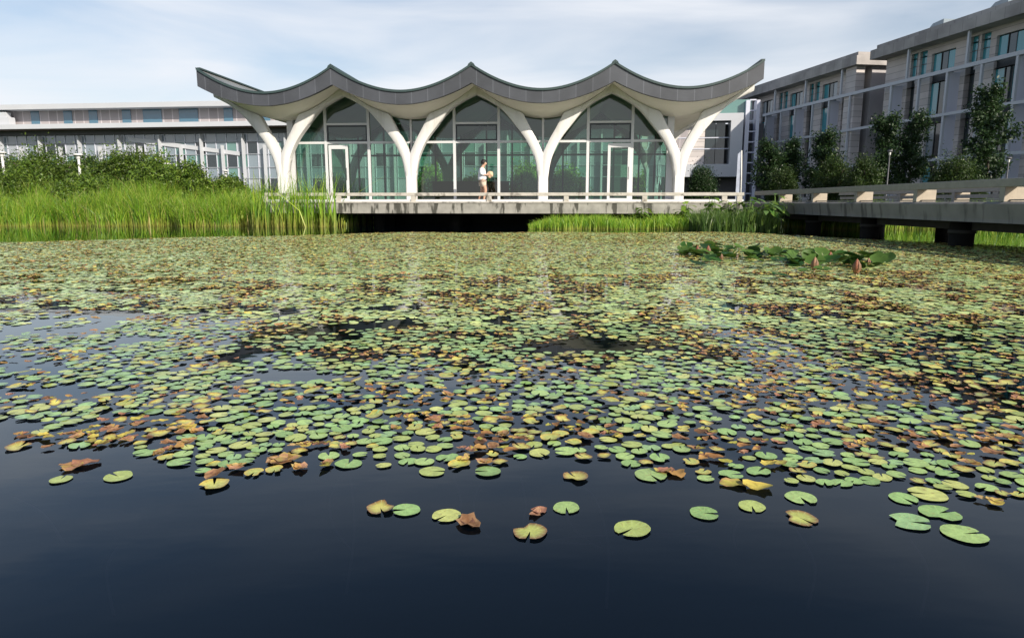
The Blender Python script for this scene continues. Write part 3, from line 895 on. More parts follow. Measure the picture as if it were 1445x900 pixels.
def shrub(name, x, ytop, Y, wpx, cols, label, n=5200, size=.075, cat='shrub', group=None, seed=0, zbase=None, hstretch=1.0):
    g = np.random.default_rng(seed)
    top = atY(x, ytop, Y); z0 = float(ground_h(np.array(top.x), np.array(float(Y)))) if zbase is None else zbase
    H = top.z-z0; rx = wpx*Y/977/2
    r = empty(name, (top.x, Y, z0), 0, label=label, cat=cat, group=group)
    p, k = crown_points(n, (rx*.95, rx*.9, H*.84), g, clumps=110, csize=.16, shell=.8)
    p[:,2] = np.abs(p[:,2]+H*.08)+.03
    V, T, C = leaves(n, p, size, cols, seed+1)
    tone = g.uniform(.65, 1.3, 110)[k]; C *= np.repeat(tone, 4)[:,None]
    bulk('crown', V, T, C, M['leaf'], r)
    tb = MB()
    for i in range(6):
        a = g.uniform(0, 6.28); e = Vector((math.cos(a)*rx*.6, math.sin(a)*rx*.5, H*.75))
        tb.tube([(0,0,-.1), tuple(e*.4+Vector((0,0,H*.1))), tuple(e)], [.05,.035,.012], 6)
    tb.build('trunk', M['bark'], r, True)
    return r
G1 = 'leafy shrubs behind the reeds'
left_shrubs = [
 (-35, 212, 33, 150, GREENS, 'dark green shrub cut by the left picture edge behind the reeds'),
 (58, 207, 32, 120, YELLOWG*.8, 'broad domed shrub, leftmost full crown behind the reeds'),
 (118, 222, 34, 90, GREENS, 'dark shrub behind the lamp post between two taller domed shrubs'),
 (178, 209, 33, 95, YELLOWG*.75, 'dense rounded shrub with the highest top in the middle of the hedge'),
 (222, 222, 31, 80, YELLOWG*.95, 'light green shrub beside the shorter white lamp post'),
 (262, 233, 30, 80, YELLOWG*1.05, 'yellow green shrub sloping down at the right end of the hedge'),
 (320, 252, 30, 60, YELLOWG, 'low light shrub right of the hedge near the first branching column'),
 (20, 240, 30, 110, YELLOWG*.8, 'low shrub in front of the leftmost crowns'),
 (130, 248, 29.5, 110, YELLOWG*.9, 'low bright shrub just above the reeds below the tall lamp post'),
]
for i, (x, yt, Y, wp, c, lb) in enumerate(left_shrubs):
    shrub('shrub', x, yt, Y, wp, c, lb, n=36000, size=.062, group=G1, seed=20+i)
# behind the pavilion, seen through the glass
for i, (x, yt, Y, wp, lb) in enumerate([
 (470, 246, 43, 60, 'round bush seen through the glass behind the left door'),
 (608, 232, 44, 62, 'round bush seen through the glass right of the second column'),
 (668, 246, 42, 56, 'round bush seen through the glass behind the walking person'),
 (741, 230, 43, 52, 'round bush seen through the glass left of the third column'),
 (800, 233, 42, 62, 'round bush seen through the glass left of the right door'),
 (915, 240, 42, 50, 'round bush seen through the glass right of the right door')]):
    shrub('bush', x, yt, Y, wp, YELLOWG*2.2, lb, n=9000, size=.08, cat='bush', group='bushes behind the pavilion glass', seed=50+i)
for i, (x, yt, Y, wp, lb) in enumerate([
 (991, 235, 40, 46, 'dark round bush between the pavilion right end and the white banner'),
 (1106, 234, 40, 44, 'dark rounded bush, the smallest in the row along the bridge'),
 (1178, 221, 37, 56, 'clipped round bush, the left one of the touching pair behind the bridge'),
 (1221, 222, 35, 58, 'clipped round bush, the right one of the touching pair behind the bridge'),
 (1352, 217, 33, 74, 'broad dark clipped bush in front of the near stone wing')]):
    shrub('clipped_bush', x, yt, Y, wp, (GREENS*.75 if x > 1000 else DARKG*1.2), lb, n=20000, size=.05, cat='bush', group='clipped round bushes behind the bridge', seed=70+i)

def small_tree(x, ytop, Y, wpx, label, seed, n=3000, lean=0):
    g = np.random.default_rng(seed); rr = random.Random(seed)
    top = atY(x, ytop, Y); z0 = float(ground_h(np.array(top.x), np.array(float(Y)))); H = top.z-z0; W2 = wpx*Y/977/2
    r = empty('young_tree', (top.x, Y, z0), 0, label=label, cat='tree', group='young trees in front of the stone wings')
    tb = MB(); tb.tube([(0,0,-.1),(.03,0,H*.35),(-.04+lean*.5,.02,H*.7),(lean,0,H*.98)], [.075,.06,.035,.008], 8)
    pts = []
    for i in range(17):
        t = .22+.74*i/17; a = rr.uniform(0, 6.28); ln = W2*(1.15-.75*t)*rr.uniform(.7, 1.2)*(1 if t > .35 else .8)
        s0 = Vector((lean*t*.7, 0, H*t)); e = s0+Vector((math.cos(a)*ln, math.sin(a)*ln, ln*rr.uniform(.35,.8)))
        md = (s0+e)/2+Vector((0,0,-.04))
        tb.tube([tuple(s0), tuple(md), tuple(e)], [.025,.018,.006], 5)
        for k in range(int(n/17)):
            u = g.uniform(.15, 1.08); q = s0+(e-s0)*u
            sp = .11+.09*u
            pts.append((q.x+g.normal()*sp, q.y+g.normal()*sp, q.z+g.normal()*sp*1.1))
    tb.build('trunk', M['bark'], r, True)
    p = np.array(pts); V, T, C = leaves(len(p), p, .085, DARKG*1.1, seed+5)
    bulk('crown', V, T, C, M['leaf'], r)
for i, (x, yt, Y, wp, lb) in enumerate([
 (1088, 203, 42, 46, 'slim young tree nearest the white banner beside the far wing'),
 (1118, 200, 43, 34, 'thin young tree second from the white banner beside the far wing'),
 (1163, 188, 41, 52, 'young tree behind the touching pair of clipped bushes'),
 (1253, 163, 38, 50, 'upright young tree, the left one of the close pair by the dark lamp post'),
 (1291, 160, 38, 56, 'upright young tree, the right one of the close pair by the dark lamp post'),
 (1406, 122, 35, 84, 'tallest young tree with spreading branches near the right picture edge')]):
    small_tree(x, yt, Y, wp, lb, 90+i, n=8500 if x > 1350 else 6000)

# ------------------------------------------------------------------ lamp posts, banner
def lamp(x, ytop, ybot, Y, label, dark=False):
    top = atY(x, ytop, Y); z0 = float(ground_h(np.array(top.x), np.array(float(Y))))
    r = empty('lamp_post', (top.x, Y, z0), 0, label=label, cat='lamp post', group='slim garden lamp posts')
    H = top.z-z0; mt = M['lamp_white'] if not dark else M['grey_dark']; q_ = .62 if dark else 1
    MB().lathe([(.09*q_,-.05),(.09*q_,.06),(.055*q_,.08),(.05*q_,H-.25),(.05*q_,H-.24)], n=12).build('pole', mt, r, True)
    MB().lathe([(.05*q_,H-.24),(.075*q_,H-.22),(.085*q_,H-.10),(.085*q_,H-.09)], n=14).build('lamp_shade', mat('frosted', (.75,.75,.72), .3), r, True)
    MB().lathe([(.10*q_,H-.09),(.19*q_,H-.07),(.20*q_,H-.04),(.12*q_,H),(.02*q_,H+.01)], n=18).build('lamp_cap', mt, r, True)
lamp(110, 217, 265, 30.5, 'white lamp post, tall one rising in front of the hedge at left')
lamp(235, 230, 265, 31, 'white lamp post with a round cap at the right part of the hedge')
lamp(170, 233, 250, 36, 'small distant lamp post standing deep in the hedge between two others')
lamp(2, 214, 240, 31, 'white lamp post cut by the left picture edge')
lamp(318, 240, 262, 40, 'thin distant white post between the hedge and the pavilion')
lamp(1256, 212, 262, 33, 'grey lamp post with a flat cap behind the bridge by the pair of young trees', True)
lamp(1424, 222, 255, 32, 'grey lamp post behind the bridge near the right picture edge', True)
p = atY(1045, 214, 34); z0 = .3
bn = empty('banner', (p.x, 34, z0), R(-8), label='tall narrow white banner on a pole beside the dark round bush', cat='banner')
bb = MB(); H = p.z-z0
bb.v = [(-.13,-.02,.25),(.06,-.02,.25),(.0,-.02,H),(-.12,-.02,H-.12),(-.13,.02,.25),(.06,.02,.25),(.0,.02,H),(-.12,.02,H-.12)]
bb.f = [(0,1,2,3),(7,6,5,4),(0,4,5,1),(1,5,6,2),(2,6,7,3),(3,7,4,0)]
bb.build('cloth', mat('banner_cloth', (.45,.50,.62), .7, noise=.3, nscale=3), bn)
MB().tube([(.14,0,-.1),(.10,0,H*.6),(.045,0,H+.05)], .035, 8).build('pole', M['lamp_white'], bn, True)

# ------------------------------------------------------------------ reeds
def blades(P, H, cols, seed, wid=.018, bendf=.28, base_c=None, seg=3, tips=0.0):
    """P (n,3) feet, H (n,) heights: each blade a bent tapering ribbon"""
    g = np.random.default_rng(seed); n = len(P)
    a = g.uniform(0, 2*np.pi, n); bend = g.gamma(1.6, bendf/1.6, n)*H
    fa = g.uniform(0, np.pi, n)
    side = np.stack([np.cos(fa), np.sin(fa)*.6, np.zeros(n)], 1)
    dirb = np.stack([np.cos(a), np.sin(a), np.zeros(n)], 1)
    w = wid*g.uniform(.6, 1.4, n)
    Vs = []; Cs = []
    base = cols[g.integers(0, len(cols), n)]*g.uniform(.75, 1.25, n)[:,None]
    lean = g.normal(size=(n,2))*.06
    for k in range(seg+1):
        t = k/seg
        c = P+np.stack([lean[:,0]*H*t, lean[:,1]*H*t, H*t*(1-.12*t*bendf*2)], 1)+dirb*(bend*t**2.3)[:,None]
        ww = w*(1-t*.92)*(1 if k else .8)
        Vs += [c-side*ww[:,None], c+side*ww[:,None]]
        cc = base.copy()
        if base_c is not None:
            m_ = np.clip(1-t*3.2, 0, 1)*g.uniform(.3, 1, n)[:,None]
            cc = cc*(1-m_)+np.array(base_c)*m_
        Cs += [cc, cc]
    V = np.stack(Vs, 1).reshape(-1,3); C = np.stack(Cs, 1).reshape(-1,3); K = 2*(seg+1)
    o = np.arange(n)[:,None]*K
    T = np.concatenate([o+np.array([2*k, 2*k+1, 2*k+3, 2*k+2]) for k in range(seg)], 0)
    return V, T, C
REED = np.array([(.36,.46,.05),(.24,.42,.03),(.20,.38,.03),(.15,.31,.025),(.26,.42,.04),(.11,.25,.03),(.32,.44,.06)])
STRAW = (.42,.36,.10)
# left bed
n = 38000
X = rng.uniform(-24, -6.2, n); Y = rng.uniform(0, 1, n)**1.3*4.6+26.7+.25*np.sin(X*1.7)+.2*np.sin(X*4.1)
keep = rng.random(n) < np.clip((-6.0-X)/4.2, .12, 1.0)
X, Y = X[keep], Y[keep]
cl = vnoise(X, Y, 1.6, 3)
keep = rng.random(len(X)) < .35+cl
X, Y, cl = X[keep], Y[keep], cl[keep]
Hh = (.85+.38*cl+.30*vnoise(X, Y, .35, 8)+rng.normal(size=len(X))*.20)*np.clip((Y-26.4)*.7+.55, .5, 1.0)*np.where(X > -10.5, .82, 1.0)
P = np.stack([X, Y, np.maximum(ground_h(X, Y), -.05)], 1)
V, T, C = blades(P, Hh, np.concatenate([REED*1.05, REED*.9, np.array([(.50,.44,.16)])]), 5, .018, .30, STRAW)
o = bulk('reeds', V, T, C, M['reed'])
tag(o, 'dense bright green reed bed lining the left bank, yellow at the waterline', 'reeds', kind='stuff')
# tall scattered reeds before the left column
n = 260
X = rng.uniform(-9.8, -6.6, n); Y = rng.uniform(25.6, 26.8, n)
P = np.stack([X, Y, np.zeros(n)], 1)
V, T, C = blades(P, rng.uniform(1.2, 2.25, n), REED*1.05, 6, .026, .22, STRAW)
o = bulk('tall_reeds', V, T, C, M['reed']); tag(o, 'sparse taller reeds rising before the first branching column', 'reeds', kind='stuff')
# right low bed before the deck
n = 7500
X = rng.uniform(.6, 9.2, n); Y = rng.uniform(23.4, 25.3, n)+.15*np.sin(X*3)
cl = vnoise(X, Y, 1.8, 5)
Hh = (.28+.30*cl+.06*rng.normal(size=n))*np.clip((X-.4)*.6+.3, .3, 1)*(1+.25*(X > 5))
P = np.stack([X, Y, np.full(n, -.03)], 1)
V, T, C = blades(P, np.maximum(Hh, .12), REED*1.1, 8, .016, .35, STRAW)
o = bulk('grass_bed', V, T, C, M['reed']); tag(o, 'low bright grass tuft bed in front of the deck at right', 'grass', kind='stuff')
# bed beyond the bridge
n = 11000
X = rng.uniform(10.5, 26, n); Y = rng.uniform(23.2, 27, n)+.2*np.sin(X*2)
P = np.stack([X, Y, np.maximum(ground_h(X, Y), -.05)], 1)
V, T, C = blades(P, rng.uniform(.35, .75, n), REED, 9, .02, .3, STRAW)
o = bulk('far_grass_bed', V, T, C, M['reed']); tag(o, 'green waterside grass seen under the bridge on the far bank', 'grass', kind='stuff')

# broad-leaved water plants where bridge and deck meet
def canna(px, py, Y, H, label, seed, col=YELLOWG):
    g = random.Random(seed); p = atY(px, py, Y)
    r = empty('broad_leaf_plant', (p.x, Y, 0), 0, label=label, cat='plant', group='broad leaved plants by the bridge end')
    st = MB(); V = []; F = []; Cc = []
    for i in range(16):
        a = g.uniform(0, 6.28); h = 1.18*H*g.uniform(.6, 1.0); rad = H*.30*g.random()
        b = Vector((math.cos(a)*rad*.4, math.sin(a)*rad*.4, -.1)); e = Vector((math.cos(a)*rad, math.sin(a)*rad, h))
        st.tube([tuple(b), tuple(e)], [.012,.007], 5)
        for q in range(2):
            a2 = g.uniform(0, 6.28) ; ln = g.uniform(.32,.52); wd = ln*.19
            d = Vector((math.cos(a2), math.sin(a2), g.uniform(-.1,.55))).normalized(); sd_ = d.cross(Vector((0,0,1))).normalized()
            s0 = e*(1-.25*q); k = len(V); cc = col[g.randrange(len(col))]*g.uniform(1.1,2.2)
            for t, w_ in ((0,.15),(.3,1),(.65,.85),(1,.03)):
                c = s0+d*ln*t+Vector((0,0,-ln*.45*t*t))
                V += [c-sd_*wd*w_, c+sd_*wd*w_]; Cc += [cc, cc]
            F += [(k+2*j, k+2*j+1, k+2*j+3, k+2*j+2) for j in range(3)]
    bulk('foliage', np.array([tuple(v) for v in V]), np.array(F), np.array(Cc), M['reed'], r)
    st.build('stems', mat('green_stem', (.12,.2,.04), .6), r, True)
for i, (x, Y, H, lb) in enumerate([
 (905, 24.6, .62, 'leafy water plant poking over the low grass left of the bridge end'),
 (965, 24.8, .80, 'leafy water plant in front of the last branching column'),
 (1003, 24.4, .95, 'tallest broad leaved clump by the pavilion right corner'),
 (1030, 23.2, .85, 'broad leaved clump in the middle of the group before the bridge end'),
 (1058, 22.6, .92, 'broad leaved clump leaning over the bridge fascia'),
 (1085, 21.8, .80, 'dark broad leaved clump, rightmost before the bridge piles'),
 (1098, 22.8, 1.0, 'broad leaved clump hanging close to the bridge edge')]):
    canna(x, 300, Y, H, lb, 40+i, YELLOWG if i < 4 else GREENS*1.6)
n = 2600
X = rng.uniform(6.0, 8.3, n); Y = rng.uniform(21.6, 23.8, n)
P = np.stack([X, Y, np.full(n, -.03)], 1)
V, T, C = blades(P, rng.uniform(.35, .85, n), GREENS*1.7, 12, .02, .3)
o = bulk('sedge', V, T, C, M['reed']); tag(o, 'darker sedge clump at the bridge end', 'sedge', kind='stuff')

# ------------------------------------------------------------------ floating pads
PADC = np.array([(.28,.46,.15),(.34,.49,.16),(.27,.44,.19),(.42,.51,.14),(.32,.46,.22),(.50,.54,.16)])
WITH = np.array([(.62,.46,.10),(.52,.30,.10),(.24,.11,.05),(.66,.56,.12),(.38,.18,.12),(.46,.44,.09),(.60,.38,.20),(.12,.07,.04),(.44,.22,.14)])
def pad_mesh(g, r, n=20, cup=.0, col=None, rim=None, bite=False):
    notch = g.uniform(.10, .22)
    th = np.linspace(notch, 2*np.pi-notch, n)
    rr = r*(1+.03*np.sin(th*2+g.uniform(0,6))+.02*np.sin(th*5+g.uniform(0,6))+g.normal(size=n)*.006)
    if bite:
        k = g.integers(2, n-4); rr[k:k+3] *= (.72, .6, .75)
    rr[0] *= .93; rr[-1] *= .93
    cx = -.12*r
    V = [(cx+r*.05, 0, .002)]; C = [col*1.12]
    for ring_, f_, zf in ((0, .55, .0), (1, 1.0, cup)):
        for t, q in zip(th, rr):
            V.append((cx*(1-f_)+math.cos(t)*q*f_, math.sin(t)*q*f_, .002+zf*r*(1+.5*math.sin(3*t))))
            c = col*(1.0 if ring_ == 0 else .93)
            if ring_ == 1 and rim is not None: c = rim
            C.append(c)
    F = [(0, i+1, i+2, i+2) for i in range(n-1)]
    T = [(0, i+1, i+2) for i in range(n-1)]
    for i in range(n-1):
        a = 1+i; b = 1+n+i
        T += [(a, b, b+1), (a, b+1, a+1)]
    return np.array(V), np.array(T), np.array(C)
def crumple_mesh(g, r, col, n=13, hgt=.19):
    th = np.linspace(0, 2*np.pi, n, endpoint=False)
    V = [(0,0,.02*r)]; C = [col]
    alt = WITH[g.integers(0, len(WITH))]
    ph = g.uniform(0, 6.28, 4); sq = g.uniform(.55, .95); fold = g.uniform(.0, .5)
    for f_ in (.45, .8, 1.0):
        for t in th:
            q = r*f_*(1+.13*math.sin(3*t+ph[0])+.08*math.sin(7*t+ph[1])+g.normal()*.04)
            x, y = math.cos(t)*q, math.sin(t)*q*sq
            zz = r*hgt*f_*f_*(.45+.45*math.sin(2*t+ph[2])+.30*math.sin(5*t+ph[3]))+fold*abs(x)*.4+abs(g.normal())*r*.03
            m_ = g.random()*f_
            V.append((x, y, max(zz, .01*r))); C.append((col*(1-m_)+alt*m_)*g.uniform(.75,1.12))
    T = [(0, 1+i, 1+(i+1) % n) for i in range(n)]
    for q in (0, n):
        for i in range(n):
            a, b, c, d = 1+q+i, 1+q+(i+1) % n, 1+q+n+i, 1+q+n+(i+1) % n
            T += [(a, c, d), (a, d, b)]
    return np.array(V), np.array(T), np.array(C)

g = np.random.default_rng(77)
green_v = []
for i in range(12):
    V, T, C = pad_mesh(g, 1.0, 22, g.uniform(0,.03), PADC[g.integers(0,len(PADC))]*g.uniform(.85,1.15), bite=(i % 5 == 4))
    green_v.append((V, T, C))
yel_v = []
for i in range(6):
    col = PADC[3]*(1-.5)+WITH[g.choice([0,3,5])]*.5
    V, T, C = pad_mesh(g, 1.0, 20, g.uniform(.02,.12), col, rim=WITH[g.choice([0,1,2])]*.9, bite=True)
    yel_v.append((V, T, C))
wit_v = []
for i in range(12):
    # withered leaf = several curled lobes
    Vs, Ts, Cs = [], [], []; k = 0
    for q in range(g.integers(2, 5)):
        V, T, C = crumple_mesh(g, g.uniform(.6, 1.0), WITH[g.integers(0, len(WITH))])
        V = V+np.array([g.normal()*.5, g.normal()*.35, 0]); Vs.append(V); Ts.append(T+k); Cs.append(C); k += len(V)
    wit_v.append((np.concatenate(Vs), np.concatenate(Ts), np.concatenate(Cs)))

# dart throwing over the pond, looser close to the camera
def edgeY(X): return 2.20-.09*X+.09*math.sin(X*3.1+1)+.06*math.sin(X*7.7)
def farY(X):
    return (21.0 if -3 < X < 7 else max(21.0+(X+3)*.60, 14.0) if X <= -3 else max(21.0-(X-7)*2.0, 13.5))+.3*math.sin(X*1.3)
cell = {}; GS = .10
pads = []
NC = 800000
cx_ = g.random(NC); yy = np.sqrt(g.uniform(1.8**2, 22.0**2, NC)); xx = (cx_*2-1)*(yy*.80+.5)
d1_ = vnoise(xx, yy, 1.1, 21); d2_ = vnoise(xx*1.0, yy*1.8, 1.6, 22); d3_ = vnoise(xx, yy, 4.0, 23)
ru = g.random(NC); rs = g.random(NC)
for i in range(NC):
    X, Y = float(xx[i]), float(yy[i])
    e = edgeY(X)
    if Y < e or Y > farY(X): continue
    if X > 8.2+.0374*Y and False: continue
    side = X/(Y*.75)
    f = .08*d1_[i]+.26*d2_[i]+.38*d3_[i]+.28*ru[i] if Y < 3.4 else .14*d1_[i]+.32*d2_[i]+.36*d3_[i]+.18*ru[i]
    if Y < 3.0: den = .60+.02*max(side, -.5)+min(.08, (Y-e)*.35)-(.13 if side < .1 else .07)*max(0, 1-(Y-e)/.5)
    elif Y < 5.6: den = .565+.085*side
    elif Y < 8: den = .565+.085*side+(Y-5.6)*.12
    else: den = 1.0
    if f > den: continue
    r = .033*(.66+.60*rs[i]**1.3)
    fac = .86 if Y < 5 else .78 if Y < 8 else .70
    ci, cj = int(math.floor(X/GS)), int(math.floor(Y/GS)); ok = True
    for a in (-1,0,1):
        for b in (-1,0,1):
            for (qx, qy, qr) in cell.get((ci+a, cj+b), ()):
                if (qx-X)**2+(qy-Y)**2 < ((qr+r)*fac)**2: ok = False; break
            if not ok: break
        if not ok: break
    if not ok: continue
    cell.setdefault((ci, cj), []).append((X, Y, r)); pads.append((X, Y, r))
pads = np.array(pads)
print('pads', len(pads))
# kinds: withered ones come in drifts
wn = .6*vnoise(pads[:,0], pads[:,1], 3.2, 31)+.4*vnoise(pads[:,0], pads[:,1], 9, 32)
rk = g.random(len(pads))
kind = np.where(wn+.35*rk > .82, 2, np.where(wn+.3*rk > .70, 1, 0))
far_mask = pads[:,1] > 9
kind = np.where(far_mask & (kind == 2) & (rk > .45), 0, kind)
kind = np.where(far_mask & (rk < .12), 2, kind)
order = np.argsort(pads[:,1])
# those showing inside the frame only
def shows(X, Y, r):
    den = Y*math.cos(PITCH)+EYE*math.sin(PITCH)
    return abs(X)*FPX/den < 722+20
vis = [i for i in order if shows(*pads[i])]
tops = {0: [i for i in vis if kind[i] < 2][:275], 2: [i for i in vis if kind[i] == 2][:120]}
single = set(tops[0]) | set(tops[2])

# individually placed outliers in front, from the photograph
outl = [
 (167,672,1.05,0,'lone round green pad floating far left in front of the carpet',60),
 (302,684,1.1,1,'ragged yellow green pad alone on dark water, left of centre',20),
 (86,676,.8,0,'small green pad with a thin stem, lowest at the far left',10),
 (107,657,.9,2,'curled brown pad near the left, above a small green one',0),
 (395,651,.9,2,'thin brown withered leaf alone on open water left of centre',0),
 (537,717,1.0,1,'yellowing pad, left half of a touching pair below the carpet',200),
 (573,719,1.0,0,'green pad, right half of a touching pair below the carpet',100),
 (630,727,1.0,0,'tilted round green pad beside a curled brown leaf',140),
 (663,735,.8,2,'curled brown leaf touching a round green pad in the front centre',0),
 (748,750,1.15,1,'green pad with torn brown rim, lowest of the centre pads',170),
 (762,719,.7,2,'dim brown leaf just awash left of a lone green pad',0),
 (799,716,.95,0,'lone small green pad in the front centre, highest of three',180),
 (892,746,1.2,0,'large bright green pad with open notch to its upper left',130),
 (994,724,1.0,0,'lone green pad with notch facing the camera, right of centre',260),
 (1061,714,.95,0,'flat green pad left of a rotting yellow one',170),
 (1130,731,1.1,1,'rotting yellow pad with brown edge low on the right side',210),
 (1130,702,1.1,0,'green pad close under the carpet edge, above the rotting yellow one',185),
 (1054,686,1.0,2,'upright curled brown clump poking above the carpet edge',0),
 (1275,703,1.0,0,'small green pad left of a darker blotched pad at right',200),
 (1309,697,1.3,0,'dark blotched green pad at right with water drops',80),
 (1284,736,1.3,0,'green pad with notch down, left of the front right trio',250),
 (1326,724,1.3,0,'broad green pad, upper one of the front right trio',290),
 (1360,753,1.35,0,'large green pad, nearest and lowest of all at the right',275),
 (918,670,1.3,0,'pale green pad just off the carpet edge right of centre',200),
 (945,667,.8,2,'orange brown leaf touching a pale green pad off the carpet edge',0),
 (688,665,1.1,0,'wide green pad at the lower edge of the carpet in the centre',90),
 (610,665,1.05,0,'round green pad at the lower edge left of centre',270),
 (492,654,1.1,0,'green pad ending the small trio left of centre',0),
 (464,643,.9,0,'green pad in the middle of the small trio left of centre',20),
 (812,673,1.0,1,'yellowish pad at the very lower edge of the carpet, centre',30),
]
def inst_mesh(src, nm, mt):
    V, T, C = src
    o = bulk(nm, V, T, C, mt, sm=False); me = o.data; bpy.data.objects.remove(o); return me
GM = [inst_mesh(s, 'floating_pad', M['pad_near']) for s in green_v]
YM = [inst_mesh(s, 'floating_pad', M['pad_near']) for s in yel_v]
WM = [inst_mesh(s, 'withered_pad', M['wither']) for s in wit_v]
hide = []
for i, (px, py, sc, kd, lb, rot) in enumerate(outl):
    p = atZ(px, py, .003)
    me = (GM, YM, WM)[kd][(i*5) % (12 if kd != 1 else 6)]
    o = bpy.data.objects.new('withered_pad' if kd == 2 else 'floating_pad', me); COL.objects.link(o)
    r = .042*sc*(1.25 if kd == 2 else 1); o.location = (p.x, p.y, .004); o.scale = (r, r, r); o.rotation_euler = (g.normal()*.02, g.normal()*.02, R(rot+90))
    if kd == 2: o.rotation_euler = (0, 0, g.uniform(0, 6))
    if px == 762: o.location.z = .002
    tag(o, lb, 'leaf' if kd == 2 else 'lily pad', 'floating pads')
    hide.append((p.x, p.y, r))
    # drifting stem just under the surface
    if px in (86, 748, 892, 799, 1061, 302, 688, 492, 630, 994):
        L_ = {748:(862,750), 892:(1000,730), 799:(850,760), 86:(135,665), 302:(345,660), 688:(690,745), 492:(494,760), 630:(560,722), 994:(1090,712), 1061:(1040,760)}[px]
        q = atZ(L_[0], L_[1], 0)
        a = Vector((p.x, p.y, -.012)); b = Vector((q.x, q.y, -.03)); mid = (a+b)/2+Vector(((b-a).y*.22, -(b-a).x*.22, 0))
        pts = []
        for t in np.linspace(0, 1, 12):
            c = a*(1-t)**2+mid*2*t*(1-t)+b*t*t; pts.append(tuple(c))
        st = MB().tube(pts, .0032, 6).build('stem', M['stem'], None, True)
        st.parent = o; st.matrix_parent_inverse = (Matrix.Translation(o.location) @ o.rotation_euler.to_matrix().to_4x4() @ Matrix.Diagonal((r, r, r, 1))).inverted()
def near_out(X, Y, r):
    return any((X-a)**2+(Y-b)**2 < (r+c)**2*.9 for a, b, c in hide)
cnt = 0
_unused = {0: 'small round green notched pad floating in the crowded front rows of the carpet', 1: 'yellowing pad with brown rim floating in the crowded front rows of the carpet', 2: 'crumpled brown and orange withered pad lying in the crowded front rows of the carpet'}
done = set()
for i in sorted(single):
    X, Y, r = pads[i]
    if near_out(X, Y, r): done.add(i); continue
    kd = int(kind[i]); me = (GM, YM, WM)[kd][int(g.integers(0, 12 if kd != 1 else 6))]
    o = bpy.data.objects.new('withered_pad' if kd == 2 else 'floating_pad', me); COL.objects.link(o)
    s = r*(1.08 if kd < 2 else .95)
    o.location = (X, Y, .003+.004*g.random()+(.004 if kd == 2 else 0)); o.scale = (s, s*g.uniform(.9,1), s)
    o.rotation_euler = (g.normal()*.03, g.normal()*.03, g.uniform(0, 6.28))
    ui = X*FPX/(Y*math.cos(PITCH)+EYE*math.sin(PITCH))/722.5; c_ = min(4, max(0, int((ui+1)*2.5)))
    place = ('at the far left', 'left of the centre', 'in the centre', 'right of the centre', 'at the far right')[c_]
    row = 'outermost edge' if Y-edgeY(X) < .22 else 'crowded front rows'
    tag(o, ('small round green notched pad', 'yellowing pad with brown rim', 'crumpled brown and orange withered pad')[kd]+' in the '+row+' '+place, 'leaf' if kd == 2 else 'lily pad', ('green pads in the front rows', 'yellowing pads in the front rows', 'withered pads in the front rows')[kd])
    done.add(i); cnt += 1
print('single', cnt)
# long faint stems drifting under the open water
for i, c in enumerate([((494,665),(500,740),(488,830)),((735,672),(742,705),(738,730)),((812,678),(840,700),(858,760),(856,850)),((165,770),(150,800),(160,860)),
        ((985,755),(930,748),(900,752)),((1285,760),(1310,800),(1300,860)),((330,690),(360,664),(400,655)),((640,672),(650,700),(648,730)),((20,700),(60,720),(90,760)),((1120,740),(1150,790),(1140,850)),((770,763),(815,752),(865,748))]):
    w_ = [atZ(x, y, 0) for x, y in c]; P_ = [(p.x, p.y) for p in w_]
    pts = catmull(P_, 6); K_ = len(pts)
    pts = [(a, b, -.005-.012*k/K_) for k, (a, b) in enumerate(pts)]
    tag(MB().tube(pts, .0040, 6).build('underwater_stem', M['stem'], None, True), 'faint submerged stem '+['rising from the left trio of pads', 'below a centre carpet pad', 'running down from the carpet right of centre', 'at the far lower left', 'reaching right from the nearest bright pad', 'below the front right trio', 'left of the ragged yellow pad', 'under the carpet edge in the centre', 'at the left picture edge', 'below the rotting yellow pad', 'curving right from the torn brown rimmed pad'][i], 'stem', 'faint stems under the open water')
# the rest, one object for the pads and one for the withered leaves
def rest(sel, srcs, zoff, tilt, name, mt, label, cat, scl=1.0, simp=None):
    Vs, Ts, Cs = [], [], []; k = 0
    for i in sel:
        X, Y, r = pads[i]
        V, T, C = srcs[int(g.integers(0, len(srcs)))]
        a = g.uniform(0, 6.28); c, s = math.cos(a), math.sin(a); q = r*scl
        x = V[:,0]*c-V[:,1]*s; y = V[:,0]*s+V[:,1]*c
        tx, ty = g.normal()*tilt, g.normal()*tilt
        zz = V[:,2]*q+(x*tx+y*ty)*q+zoff+.006*g.random()+abs(tx)*q*.6+abs(ty)*q*.6
        Vs.append(np.stack([x*q+X, y*q+Y, zz], 1)); Ts.append(T+k); Cs.append(C*g.uniform(.85,1.15)); k += len(V)
    o = bulk(name, np.concatenate(Vs), np.concatenate(Ts), np.concatenate(Cs), mt)
    tag(o, label, cat, kind='stuff'); return o
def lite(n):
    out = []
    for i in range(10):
        col = (PADC[g.integers(0, len(PADC))]*.7+np.array((.56,.56,.22))*.3)*g.uniform(1.2,1.55)  # pale sky sheen of the far pads mixed into their leaf colour
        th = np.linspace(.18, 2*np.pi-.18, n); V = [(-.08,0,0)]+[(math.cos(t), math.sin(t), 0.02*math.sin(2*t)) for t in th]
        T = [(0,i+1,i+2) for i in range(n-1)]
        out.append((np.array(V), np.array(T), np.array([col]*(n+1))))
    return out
left = [i for i in range(len(pads)) if i not in done]
gm = [i for i in left if kind[i] == 0 and pads[i,1] < 5]
gf = [i for i in left if kind[i] == 0 and pads[i,1] >= 5]
ye = [i for i in left if kind[i] == 1]
wi = [i for i in left if kind[i] == 2]
tag_l = 'carpet of small round floating pads'
